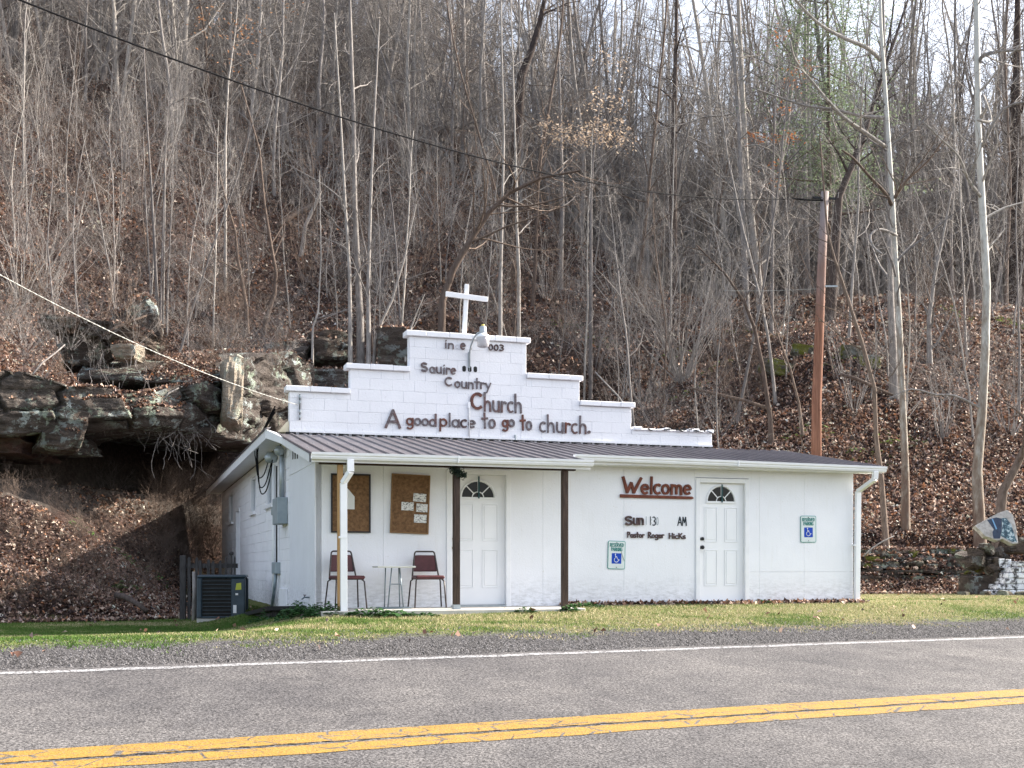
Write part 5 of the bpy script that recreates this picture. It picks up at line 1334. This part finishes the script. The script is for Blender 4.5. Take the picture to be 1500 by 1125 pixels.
def tree_meshes(seed, H, r0, mat, lean=(0, 0), curl=.05, lo=.3, nb=16, bl=.28, ang=(.6, 1.15), levels=3, kids=(6, 4, 3), up=.05, leafy_=0, tpts=None, trunk_end=.25, bmat=None, bcurl=.13):
    rnd = random.Random(seed)
    if tpts is None:
        pts = [Vector((0, 0, -.25))]; d = Vector((lean[0], lean[1], 1)).normalized(); n = 14
        for i in range(n):
            d = d+Vector((rnd.gauss(0, curl), rnd.gauss(0, curl), .05)); d.normalize(); pts.append(pts[-1]+d*H/n)
    else: pts = [Vector(p) for p in tpts]; n = len(pts)-1
    rad = [r0*(1-(1-trunk_end)*(i/n)**.9) for i in range(n+1)]; rad[0] = r0*1.25
    tm = MB(); tm.tube(pts, rad, 9 if r0 > .07 else 6, cap=False)
    bm_ = MB(); cfg = dict(levels=levels, kids=kids, ang=ang, up=up, curl=bcurl)
    for k in range(nb):
        f = lo+(1-lo)*((k+rnd.random())/nb); i = min(int(f*n), n-1); q = pts[i].lerp(pts[i+1], f*n-i); dd = (pts[i+1]-pts[i]).normalized()
        a = rnd.uniform(0, 6.283); sd = dd.orthogonal().normalized(); sd.rotate(Matrix.Rotation(a, 3, dd)); an = rnd.uniform(*ang)
        grow(rnd, bm_, q, dd*math.cos(an)+sd*math.sin(an), H*bl*rnd.uniform(.5, 1.1)*(1.15-.6*f), max(rad[i]*rnd.uniform(.25, .5), .006), 1, cfg)
    def me(mb, nm, mt):
        m = bpy.data.meshes.new(nm); m.from_pydata([tuple(v) for v in mb.v], [], mb.f); m.materials.append(mt); m.polygons.foreach_set('use_smooth', [True]*len(m.polygons)); m.update(); return m
    return me(tm, 'trunk', mat), me(bm_, 'crown', bmat or mat), pts
def plant(name, ms, x, y, rz, sc, label, cat, group=None, dz=0):
    z = gz(x, y)+dz-.08; T = empty(name, (x, y, z), rz); T.rotation_euler = (random.gauss(0, .07), random.gauss(0, .07), rz); T.scale = (sc, sc, sc); tag(T, label, cat, group)
    a = link('trunk', ms[0], T); b = link('crown', ms[1], T); return T
BG, BP, BB, BD = M['bark_grey'], M['bark_pale'], M['bark_brown'], M['bark_dark']
TALL = [tree_meshes(100+i, 21, .09+.02*(i % 4), (BG, BP, BG, BP, BB, BD)[i], curl=.045, lo=.08, nb=34, bl=.24, levels=3, kids=(7, 6, 4), ang=(.45, 1.4), bcurl=.2) for i in range(6)]
SAP = [tree_meshes(200+i, 7.5, .036, (BP, BG, BP, BG, BB, BP)[i], curl=.05, lo=.12, nb=20, bl=.34, ang=(.4, .95), levels=3, kids=(6, 5, 3), up=.09) for i in range(6)]
THIN = [tree_meshes(300+i, 10, .05, (BP, BG, BP, BG)[i], curl=.035, lo=.2, nb=20, bl=.30, ang=(.5, 1.2), levels=3, kids=(6, 5, 3), up=.06, bcurl=.17) for i in range(4)]
def clump_mesh(seed, n, H, spread, mat, r=.02, kids=(5, 4), levels=3):
    rnd = random.Random(seed); mb = MB(); cfg = dict(levels=levels, kids=kids, ang=(.35, .9), up=.05, curl=.10)
    for k in range(n):
        a = rnd.uniform(0, 6.283); sp_ = rnd.uniform(.1, spread); d = Vector((math.cos(a)*sp_, math.sin(a)*sp_, 1))
        grow(rnd, mb, (math.cos(a)*.15*rnd.random(), math.sin(a)*.15*rnd.random(), -.15), d, H*rnd.uniform(.6, 1.1), r*rnd.uniform(.6, 1.2), 1, cfg)
    m = bpy.data.meshes.new('stems'); m.from_pydata([tuple(v) for v in mb.v], [], mb.f); m.materials.append(mat); m.update(); return m
CLUMP = [clump_mesh(400+i, 14, 3.4, .75, (BP, BG, BB)[i]) for i in range(3)]
BRUSH = [clump_mesh(450+i, 11, 1.9, 1.1, (BP, BB, BG, BB)[i], .008, (6, 4), 3) for i in range(4)]
# --- named trees, placed one by one
def hero(name, base, path, r0, mat, label, seed, tops=None, D=None, **k):
    x, y = base_on_hill(*base) if D is None else ((base[0]-750)/FPX*D, D)
    z = gz(x, y); tp = [(0, 0, -.3)]
    for px, py in path: q = at(px, py, y); tp.append((q.x-x, (random.random()-.5)*.15, q.z-z))
    H = tp[-1][2]
    ms = tree_meshes(seed, H, r0*y/FPX, mat, tpts=tp, **k)
    T = empty(name, (x, y, z)); tag(T, label, 'tree'); link('trunk', ms[0], T); link('crown', ms[1], T); return T, (x, y, z)
def limb(T, o, D, path, r0, r1, mat, seed, twigs=8):
    x, y, z = o; rnd = random.Random(seed); pts = []
    for i, (px, py) in enumerate(path): q = at(px, py, y-.25*i); pts.append(Vector((q.x-x, q.y-y, q.z-z)))
    c2 = []
    for i in range(len(pts)-1):
        for u in (0, .33, .66):
            p0, p1, p2, p3 = pts[max(0, i-1)], pts[i], pts[i+1], pts[min(len(pts)-1, i+2)]
            c2.append(.5*((2*p1)+(-p0+p2)*u+(2*p0-5*p1+4*p2-p3)*u*u+(-p0+3*p1-3*p2+p3)*u**3))
    c2.append(pts[-1]); n = len(c2)
    mb = MB(); rad = [(r0+(r1-r0)*i/(n-1))*y/FPX for i in range(n)]; mb.tube(c2, rad, 6)
    cfg = dict(levels=3, kids=(5, 4, 3), ang=(.5, 1.1), up=.03, curl=.15)
    for k in range(twigs):
        i = rnd.randrange(1, n-1); d = (c2[i+1]-c2[i-1]).normalized(); sd = d.orthogonal().normalized(); sd.rotate(Matrix.Rotation(rnd.uniform(0, 6.28), 3, d))
        grow(rnd, mb, c2[i], d*.6+sd*.8, rnd.uniform(.8, 2.4), max(rad[i]*.5, .01), 1, cfg)
    mb.build('limb', mat, T, True)
SY = M['sycamore']
T, o = hero('sycamore_tree', (1437, 762), [(1432, 690), (1438, 610), (1444, 520), (1445, 420), (1439, 300), (1434, 180), (1430, 60), (1428, -60), (1424, -200)], 8.2, SY, 'tall mottled white-barked tree near the right edge above the broken slab', 500, D=29.0, lo=.45, nb=12, bl=.16, bmat=BP, trunk_end=.35)
limb(T, o, 0, [(1438, 290), (1418, 262), (1405, 230), (1380, 205), (1352, 178)], 2.6, 1, BP, 1)
limb(T, o, 0, [(1434, 92), (1442, 80), (1470, 75), (1512, 72)], 3.2, 1.5, BP, 2, 5)
limb(T, o, 0, [(1436, 172), (1446, 155), (1440, 140), (1452, 176), (1432, 176)], 2.2, 1.6, BP, 3, 2)
limb(T, o, 0, [(1438, 215), (1470, 160), (1512, 148)], 2.4, 1.4, BG, 4, 5)
limb(T, o, 0, [(1440, 600), (1400, 580), (1370, 578), (1335, 570), (1300, 585)], 2.0, .8, BP, 5, 8)
T, o = hero('sycamore_tree', (1326, 770), [(1325, 690), (1322, 600), (1316, 480), (1313, 400), (1308, 300), (1302, 210), (1296, 120), (1289, 40), (1286, -60), (1280, -180)], 6.2, SY, 'slender grey-white tree right of the utility pole with long limbs reaching left', 501, D=29.5, lo=.3, nb=14, bl=.17, bmat=BG)
limb(T, o, 0, [(1297, 215), (1270, 196), (1240, 175), (1215, 150), (1190, 120), (1165, 88), (1158, 60)], 3.4, 1.2, BP, 6, 9)
limb(T, o, 0, [(1293, 172), (1262, 170), (1220, 160), (1180, 155), (1140, 142), (1100, 128)], 3.0, 1.0, BP, 7, 9)
limb(T, o, 0, [(1290, 88), (1270, 70), (1235, 55), (1200, 35), (1170, 5), (1150, -20)], 3.4, 1.5, BP, 8, 8)
limb(T, o, 0, [(1306, 300), (1296, 282), (1275, 260), (1250, 232), (1233, 220)], 3.2, 1.2, BB, 9, 3)
limb(T, o, 0, [(1310, 290), (1330, 262), (1360, 235), (1385, 200)], 2.6, .9, BB, 10, 6)
limb(T, o, 0, [(1314, 345), (1290, 336), (1275, 345), (1280, 362), (1292, 372)], 2.2, 1.4, BP, 11, 2)
T, o = hero('forest_tree', (1310, 585), [(1308, 520), (1304, 450), (1303, 380), (1300, 250), (1296, 120), (1294, -40)], 7, BG, 'grey trunk just left of and behind the slender white tree', 502, lo=.4, nb=12)
T, o = hero('forest_tree', (1455, 750), [(1468, 720), (1490, 680), (1515, 620), (1545, 520), (1570, 380), (1590, 200)], 8, BB, 'brown trunk leaning right out of the picture by the broken slab', 504, D=27.9, lo=.3, nb=12, bl=.2)
T, o = hero('forest_tree', (1302, 765), [(1292, 700), (1283, 640), (1280, 570), (1262, 500), (1243, 440), (1222, 380), (1212, 340), (1200, 200)], 4.5, BB, 'thin bent brown trunk curving left towards the utility pole', 505, D=28.5, lo=.35, nb=12, bl=.22)
T, o = hero('forest_tree', (1131, 655), [(1128, 610), (1118, 540), (1105, 480), (1090, 440), (1060, 400), (1020, 360)], 4.2, BB, 'brown bent sapling rising behind the right end of the parapet', 506, lo=.3, nb=14, bl=.3)
T, o = hero('forest_tree', (1178, 645), [(1170, 590), (1158, 540), (1140, 490), (1120, 420)], 2.6, BB, 'very thin leaning sapling left of the utility pole', 507, lo=.3, nb=8, bl=.3)
T, o = hero('forest_tree', (530, 530), [(528, 470), (524, 400), (520, 300), (518, 180), (514, 60), (510, -60)], 6.5, BG, 'middle grey stem of the clump behind the left parapet step', 508, D=41, lo=.3, nb=16, bl=.2)
T, o = hero('forest_tree', (514, 530), [(513, 470), (512, 400), (506, 300), (498, 160), (490, 20)], 3.8, BP, 'pale leftmost stem of the clump behind the left parapet step', 509, D=40.6, lo=.3, nb=14, bl=.2)
T, o = hero('forest_tree', (541, 530), [(540, 480), (539, 420), (543, 300), (548, 180), (556, 30)], 4.2, BP, 'pale rightmost stem of the clump behind the left parapet step', 510, D=40.6, lo=.3, nb=14, bl=.2)
T, o = hero('forest_tree', (540, 540), [(550, 500), (560, 470), (574, 440), (592, 380), (610, 300)], 3.2, BP, 'thin grey stem leaning right beside the clump behind the parapet', 511, D=41, lo=.3, nb=8, bl=.25)
T, o = hero('forest_tree', (592, 535), [(594, 510), (598, 490), (608, 465), (622, 430)], 2.4, BP, 'small curved pale stem just left of the highest parapet step', 512, D=40.5, lo=.3, nb=6, bl=.25)
T, o = hero('forest_tree', (637, 500), [(648, 440), (664, 395), (690, 350), (716, 312), (745, 283), (790, 262), (850, 250)], 6.5, BB, 'dark brown trunk arching right above the church cross', 513, D=40, lo=.35, nb=22, bl=.35)
T, o = hero('forest_tree', (733, 478), [(733, 420), (734, 380), (736, 300), (738, 200), (735, 80), (733, -60)], 3.4, BP, 'pale straight young tree just right of the cross', 514, D=41, lo=.3, nb=14, bl=.16)
T, o = hero('forest_tree', (760, 460), [(760, 400), (757, 330), (756, 250), (752, 120), (748, 0)], 3.2, BP, 'second pale straight young tree right of the cross', 515, D=43, lo=.35, nb=12, bl=.16)
T, o = hero('forest_tree', (745, 160), [(764, 110), (780, 70), (790, 35), (800, -10), (815, -80)], 7.5, BD, 'thick dark trunk leaning right high in the middle of the woods', 516, D=62, lo=.6, nb=6, bl=.2)
T, o = hero('forest_tree', (820, 425), [(822, 380), (824, 300), (822, 200), (818, 80), (815, -60)], 4.2, BG, 'grey straight trunk above the right parapet steps', 517, lo=.35, nb=12, bl=.16)
T, o = hero('forest_tree', (985, 330), [(986, 250), (988, 160), (990, 60), (992, -80)], 6.5, BD, 'dark straight trunk in the upper right middle of the woods', 518, lo=.35, nb=14, bl=.16)
T, o = hero('forest_tree', (1183, 400), [(1181, 330), (1179, 240), (1180, 120), (1179, 0), (1178, -80)], 4.5, BG, 'grey straight trunk just left of the utility pole top', 519, lo=.4, nb=12, bl=.16)
T, o = hero('forest_tree', (1494, 370), [(1490, 300), (1488, 240), (1490, 120), (1492, -40)], 13, BD, 'very thick dark trunk at the right edge half way up', 520, lo=.5, nb=8, bl=.16)
T, o = hero('forest_tree', (1362, 535), [(1360, 470), (1370, 400), (1385, 330), (1395, 280)], 4, BG, 'forked grey sapling between the two white-barked trees', 521, lo=.1, nb=16, bl=.35)
T, o = hero('forest_tree', (362, 492), [(361, 450), (355, 415), (348, 380), (345, 340), (330, 290), (318, 240)], 3.6, BB, 'left stem of the bent pair growing above the pale stone pillar', 522, lo=.3, nb=12, bl=.3)
T, o = hero('forest_tree', (383, 488), [(392, 460), (402, 430), (404, 400), (396, 350), (388, 300), (380, 220), (352, 120)], 4.0, BB, 'right stem of the bent pair growing above the pale stone pillar', 523, lo=.3, nb=16, bl=.3)
T, o = hero('forest_tree', (231, 492), [(229, 430), (226, 350), (222, 280), (216, 180), (210, 60)], 3.2, BG, 'tallest grey stem of the thin clump above the lichened rock', 524, lo=.3, nb=14, bl=.22)
T, o = hero('forest_tree', (455, 520), [(458, 480), (466, 455), (470, 380), (468, 250)], 2.2, BP, 'crooked pale sapling between the pillar and the left parapet step', 525, D=40, lo=.25, nb=10, bl=.25)
T, o = hero('forest_tree', (1215, 335), [(1228, 290), (1245, 250), (1262, 210), (1280, 150), (1300, 90), (1330, 0)], 6.5, BD, 'dark trunk leaning right behind the utility pole top', 526, D=44, lo=.25, nb=14, bl=.25)
T, o = hero('forest_tree', (440, 375), [(448, 330), (462, 300), (470, 280)], 3.2, BP, 'broken pale stump trunk above the leaf slope left of the grey clump', 527, lo=.6, nb=3, bl=.3, trunk_end=.7)
# thin stems around px 230
for i, (px, dx, h) in enumerate(((222, -8, 300), (238, 4, 280), (244, 6, 330), (234, 8, 250))):
    T, o = hero('forest_tree', (px, 495), [(px+dx*.3, 420), (px+dx, h), (px+dx*1.6, h-110)], 1.8, BG, 'one of the thin companion stems in the clump above the lichened rock', 530+i, lo=.3, nb=8, bl=.2)
    T['group'] = 'thin stems of the clump above the lichened rock'
# fallen logs and root ball
def log(name, a, b, Da, Db, r, mat, label):
    p, q = at(*a, Da), at(*b, Db); m = (p+q)/2; pts = [p-m, (p-m)*.4+Vector((0, 0, .06)), (q-m)*.3+Vector((0, .05, .04)), q-m]
    o = MB().tube(pts, [r, r*.95, r*.85, r*.7], 8).build(name, mat, None, True); o.location = m; tag(o, label, 'log'); return o
log('fallen_log', (405, 332), (465, 296), base_on_hill(405, 334)[1], base_on_hill(465, 300)[1], .14, BB, 'brown fallen log lying below the dark root ball')
log('fallen_log', (150, 492), (215, 462), 29.0, 29.6, .04, BB, 'brown dead branch leaning on the lichened rock')
log('fallen_log', (48, 548), (95, 505), 26.0, 27.2, .022, BG, 'grey stick leaning against the left ledge blocks')
log('fallen_log', (240, 585), (262, 568), 26.6, 26.8, .02, BG, 'short grey branch stuck in the leafy shelf over the hollow')
log('fallen_log', (1130, 600), (1010, 568), 34, 35, .05, BB, 'dark fallen limb on the slope behind the lowest parapet step')
log('fallen_log', (1230, 548), (1310, 580), 34, 33.6, .05, BB, 'thin dark limb lying right of the utility pole on the leaves')
log('fallen_log', (920, 600), (872, 545), 33.5, 34, .025, BP, 'slender pale branch leaning above the right parapet steps')
log('fallen_log', (1265, 815), (1310, 785), 26.4, 26.6, .02, BP, 'white stick lying on leaves right of the church corner')
log('fallen_log', (170, 872), (215, 895), 22.6, 22.0, .06, BD, 'dark rotten log at the foot of the leafy bank')
rbx, rby = base_on_hill(428, 300)
make_rock('root_ball', (rbx, rby, gz(rbx, rby)+.25), (.62, .4, .5), BD, 'dark upturned root ball on the left slope', 95, n=9, warp=.3)['category'] = 'root ball'
# vase shaped thickets
G_C = 'multi-stemmed shrubs scattered on the slope'
def shrub(px, py, me, sc, label, D=None, group=None):
    x, y = base_on_hill(px, py) if D is None else ((px-750)/FPX*D, D)
    o = link('shrub', me, None, (x, y, gz(x, y))); o.scale = (sc,)*3; o.rotation_euler = (0, 0, random.uniform(0, 6.28)); tag(o, label, 'shrub', group); return o
big = clump_mesh(480, 34, 6.2, .8, BP, .034, (6, 5), 3)
shrub(1000, 560, big, 1.0, 'big vase-shaped shrub of many grey stems right of the parapet')
shrub(940, 590, CLUMP[1], 1.25, 'low spreading grey shrub left of the big vase-shaped shrub')
for i, (px, py, s) in enumerate(((30, 440, 1.3), (70, 430, 1.1), (110, 300, 1.5), (300, 330, 1.5), (340, 300, 1.5), (450, 420, 1.3), (480, 300, 1.6), (560, 430, 1.5), (610, 420, 1.5), (650, 330, 1.6), (690, 430, 1.1), (420, 200, 1.6), (180, 250, 1.6), (250, 200, 1.6), (830, 500, 1.1), (870, 560, 1.0), (1050, 520, 1.2), (1080, 600, 1.0), (1230, 430, 1.2), (1380, 640, .9), (1360, 440, 1.2), (1480, 640, 1.0), (1250, 600, .9), (1400, 520, 1.0), (900, 430, 1.3), (960, 400, 1.3), (1100, 420, 1.3), (20, 300, 1.5), (60, 200, 1.5), (760, 520, 1.1), (800, 440, 1.2))):
    r_ = 'far left' if px < 200 else 'left' if px < 500 else 'middle' if px < 850 else 'right' if px < 1200 else 'far right'; h_ = 'upper' if py < 420 else 'lower'; c_ = ('pale', 'grey', 'brown')[i % 3]
    shrub(px, py, CLUMP[i % 3], s, 'bare many-stemmed %s shrub on the %s %s slope' % (c_, h_, r_), group='%s shrubs on the %s %s slope' % (c_, h_, r_))
# --- the rest of the wood
placed = []
def sample(n, D0, D1, u0, u1, mind, accept=None):
    out = []; tries = 0
    while len(out) < n and tries < n*40:
        tries += 1; u = random.uniform(u0, u1); D = math.sqrt(random.uniform(D0**2, D1**2)); x, y = u*D, D
        z, q, df, dl = [float(a[0]) for a in ground(np.array([x]), np.array([y]), True)]
        if dl < 1.6 or (accept and not accept(x, y, z)): continue
        if any((x-a)**2+(y-b)**2 < mind*mind for a, b in placed): continue
        placed.append((x, y)); out.append((x, y))
    return out
tall = sample(66, 50, 88, -.02, .50, 1.3) + sample(16, 66, 100, -.50, -.04, 3)
BN = {BG.name: 'grey-barked', BP.name: 'pale-barked', BB.name: 'brown-barked', BD.name: 'dark-barked'}
def region(x, y):
    u = x/y; return 'far left' if u < -.3 else 'left' if u < -.12 else 'middle' if u < .08 else 'right' if u < .27 else 'far right'
for i, (x, y) in enumerate(tall):
    ms = random.choice(TALL); b = BN[ms[0].materials[0].name]; r_ = region(x, y)
    plant('forest_tree', ms, x, y, random.uniform(0, 6.28), random.uniform(.75, 1.2), 'tall bare %s tree high in the %s part of the woods' % (b, r_), 'tree', 'tall %s trees in the %s part of the woods' % (b, r_))
thin = sample(56, 36, 70, -.50, .50, .8)
for i, (x, y) in enumerate(thin):
    ms = random.choice(THIN); b = BN[ms[0].materials[0].name]; r_ = region(x, y)
    plant('young_tree', ms, x, y, random.uniform(0, 6.28), random.uniform(.7, 1.25), 'slender %s young tree with few low branches on the %s slope' % (b, r_), 'tree', 'slender %s young trees on the %s slope' % (b, r_))
sap = sample(88, 38, 76, -.50, -.02, .8) + sample(45, 33, 58, -.02, .50, 1)
for i, (x, y) in enumerate(sap):
    ms = random.choice(SAP); b = BN[ms[0].materials[0].name]; r_ = region(x, y)
    plant('sapling', ms, x, y, random.uniform(0, 6.28), random.uniform(.6, 1.15), 'small twiggy %s sapling branching near the ground on the %s slope' % (b, r_), 'sapling', 'twiggy %s saplings on the %s slope' % (b, r_))
# far woods and brush as masses
def mass(name, n, D0, D1, u0, u1, protos, s0, s1, label, cat, accept=None, dlmin=1.2):
    u = rng.uniform(u0, u1, n); D = np.sqrt(rng.uniform(D0**2, D1**2, n)); x = u*D; y = D
    z, q, df, dl = ground(x, y, True); k = dl > dlmin
    if accept is not None: k &= accept(x, y)
    x, y, z = x[k], y[k], z[k]; m = len(x)
    o = gn_scatter(name, np.stack([x, y, z-.1], -1), rng.uniform(0, 6.28, m), rng.uniform(s0, s1, m), rng.integers(0, len(protos), m), protos, np.clip(rng.normal(0, .09, (m, 2)), -.3, .3))
    tag(o, label, cat, kind='stuff')
def joined(ms, nm):
    a, b = ms[0], ms[1]; m = bpy.data.meshes.new(nm); mb_v = [tuple(v.co) for v in a.vertices]; n = len(mb_v); mb_v += [tuple(v.co) for v in b.vertices]
    fs = [tuple(p.vertices) for p in a.polygons]+[tuple(n+i for i in p.vertices) for p in b.polygons]
    m.from_pydata(mb_v, [], fs); m.materials.append(a.materials[0]); m.update(); return m
FAR = [tree_meshes(700+i, 21, .085+.025*i, BP if i % 2 else BG, curl=.045, lo=.04, nb=36, bl=.24, levels=3, kids=(7, 6, 4), ang=(.45, 1.4), bcurl=.2) for i in range(4)]  # pale bark puts distance haze into the far trees' colour
JT = [joined(t, 'far_tree') for t in FAR]; JS = [joined(t, 'far_sapling') for t in SAP]
mass('far_woods', 1050, 70, 140, -.55, .55, JT, .75, 1.25, 'far bare woods filling the ridge behind the nearer trees', 'woods')
mass('ridge_woods', 450, 64, 110, .02, .55, JT, .7, 1.2, 'bare woods standing along the right ridge', 'woods')
mass('roadside_woods', 12, 24, 44, .95, 1.9, JT, .6, .95, 'bare woods beside the road beyond the right picture edge', 'woods', lambda x, y: (q_of(x, y) > 3.5) & (y < 30), dlmin=-99)
mass('outer_woods', 34, 34, 75, .6, 1.5, JT, .7, 1.1, 'bare woods continuing right beyond the picture edge', 'woods')
mass('outer_woods_left', 90, 40, 75, -1.2, -.55, JT, .7, 1.1, 'bare woods continuing left beyond the picture edge', 'woods')
mass('thicket', 1000, 54, 110, -.52, .06, JS, .35, .9, 'dense grey thicket of twigs covering the left slope', 'thicket', lambda x, y: rng.random(len(x)) < np.clip((y-54)/20, .06, 1))
mass('undergrowth', 1250, 29, 75, -.52, .52, BRUSH, .4, 1.15, 'tangled low brush over the leaf-covered slope', 'undergrowth', lambda x, y: rng.random(len(x)) < np.where(x > 6, .34, np.clip((y-27)/22, .12, 1)))
# hanging roots and vines over the rock hollow
def vines(name, n, pxr, y0r, L, D, mat, label, r=.0042):
    mb = MB(); rnd = random.Random(12)
    for i in range(n):
        px = rnd.uniform(*pxr); p = at(px, rnd.uniform(*y0r), D(px)+rnd.uniform(-.3, .2)); ln = rnd.uniform(*L); d = Vector((rnd.uniform(-.35, .35), -.1, -1))
        pts = wiggle_path(rnd, p, d, ln, 7, .28, -.10); mb.tube(pts, [r*rnd.uniform(.6, 1.8)]*8, 3, cap=False)
        if rnd.random() < .6:
            q = pts[rnd.randrange(2, 7)]; mb.tube(wiggle_path(rnd, q, (rnd.uniform(-1, 1), -.2, rnd.uniform(-1, .3)), ln*.5, 5, .35, -.05), r*.7, 3, cap=False)
    tag(mb.build(name, mat), label, 'vines', kind='stuff')
Dl = lambda px: 27.2+px*.0105-.6
vines('hanging_vines', 60, (215, 300), (560, 650), (.4, 1.5), Dl, BG, 'tangle of pale hanging roots over the dark rock hollow')
vines('dangling_vines', 40, (20, 215), (500, 610), (.4, 1.3), Dl, BG, 'thin vines trailing over the left ledge blocks')
# arching twigs over ledge and small brush on bank
def bank_twigs():
    xs = []; 
    for _ in range(110):
        px = random.uniform(225, 324); py = random.uniform(715, 860); x, y = base_on_hill(px, py); xs.append((x, y, gz(x, y)))
    for _ in range(90):
        px = random.uniform(0, 320); py = random.uniform(720, 900); x, y = base_on_hill(px, py); xs.append((x, y, gz(x, y)))
    a = np.array(xs); m = len(a)
    tag(gn_scatter('bank_twigs', a, rng.uniform(0, 6.28, m), np.where(np.arange(m) < 110, rng.uniform(.35, .85, m), rng.uniform(.2, .5, m)), np.where(np.arange(m) < 110, 0, rng.integers(0, 2, m)), [BRUSH[1], BRUSH[3]]), 'dry twigs and dead weeds on the leafy bank left of the fence', 'dead weeds', kind='stuff')
bank_twigs()
tag(gn_scatter('ledge_brush', np.array([tuple(at(px, py, Dl(px)+.8)) for px, py in [(random.uniform(0, 420), random.uniform(440, 560)) for _ in range(60)]]), rng.uniform(0, 6.28, 60), rng.uniform(.35, .8, 60), rng.integers(0, 4, 60), BRUSH), 'arching bare twigs over the top of the rock ledge', 'brush', kind='stuff')
# tan leaves still on a beech, orange remnants, evergreen
def leaf_cloud(name, parent, origin, spots, pal, size, flat=.6):
    V = []; C = []
    for (px, py, D, rx, rz_, n) in spots:
        c = at(px, py, D)-origin
        for _ in range(n):
            v = Vector((random.gauss(0, rx), random.gauss(0, rx), random.gauss(0, rz_))); p = c+v; b = random.random()*6.28; s = size*random.uniform(.6, 1.3)
            e = Vector((math.cos(b), math.sin(b), random.uniform(-.6, .6)))*s; f = Vector((-math.sin(b), math.cos(b), random.uniform(-.9, .9)))*s*.45; V += [p-e, p-f, p+e, p+f]
            k = random.uniform(.7, 1.25); cc = random.choice(pal); C += [tuple(x*k for x in cc)]*4
    n = len(V)//4; base = np.arange(n)*4; L = np.stack([base, base+1, base+2, base, base+2, base+3], -1).reshape(-1)
    return link(name, rawmesh(name, np.array([tuple(v) for v in V]), L, 3, M['green_leaf'], np.array(C)), parent)
T, o = hero('beech_tree', (865, 330), [(866, 290), (868, 240), (875, 180), (880, 130), (884, 90)], 2.6, BG, 'young beech still holding pale tan leaves in the upper middle', 600, D=46, lo=.2, nb=18, bl=.4)
leaf_cloud('leaves', T, Vector(o), [(820, 195, 46, .45, .22, 200), (850, 205, 46, .5, .2, 260), (880, 190, 46, .5, .22, 260), (900, 205, 46, .45, .2, 180), (870, 150, 46, .35, .25, 110), (905, 150, 46, .3, .25, 70), (885, 80, 46, .3, .25, 60), (910, 100, 46, .25, .2, 40), (800, 180, 46, .2, .2, 50)], [(.72, .57, .44), (.60, .45, .32), (.8, .67, .54)], .06)
T, o = hero('beech_tree', (1130, 330), [(1132, 250), (1135, 170), (1140, 80)], 2.6, BG, 'thin tree with a few orange leaves left of the evergreen', 601, D=48, lo=.2, nb=16, bl=.3)
leaf_cloud('leaves', T, Vector(o), [(px, py, 48, .3, .12, 34) for px, py in ((1145, 160), (1120, 205), (1150, 200), (1165, 120), (1180, 95), (1130, 270), (1140, 245), (1145, 50), (1165, 108), (1110, 200), (1160, 203))], [(.46, .2, .09), (.38, .17, .08)], .07)
T, o = hero('sapling_with_leaves', (330, 300), [(330, 200), (335, 120), (345, 40), (350, -20)], 2.2, BP, 'tall sapling keeping faint orange leaves at the upper left', 602, D=52, lo=.2, nb=16, bl=.3)
leaf_cloud('leaves', T, Vector(o), [(px, py, 52, .5, .3, 26) for px, py in ((345, 60), (360, 70), (300, 40), (370, 50), (340, 90), (420, 5), (300, 20), (350, 40))], [(.42, .22, .12), (.5, .3, .18)], .07)
T, o = hero('evergreen_tree', (1215, 345), [(1214, 260), (1214, 180), (1213, 90), (1212, 0), (1211, -120)], 4.5, BB, 'loose green evergreen tree behind the utility pole', 603, D=51, lo=.1, nb=30, bl=.18, ang=(1.1, 1.7), up=-.02)
leaf_cloud('needles', T, Vector(o), [(1213+random.gauss(0, 36), y+random.gauss(0, 6), 51+random.gauss(0, 1.0), .7, .10, 150) for y in np.arange(-70, 290, 3.0)]+[(1250+random.gauss(0, 16), y, 51, .5, .12, 90) for y in range(150, 310, 8)], [(.24, .31, .19), (.30, .37, .24), (.16, .22, .13)], .055)
# hidden sampling of sky side: low plain continuing behind the camera is part of the ground sheet
print('tris', sum(len(o.data.polygons)*1 for o in S.objects if o.type == 'MESH' ), 'objects', len(S.objects))
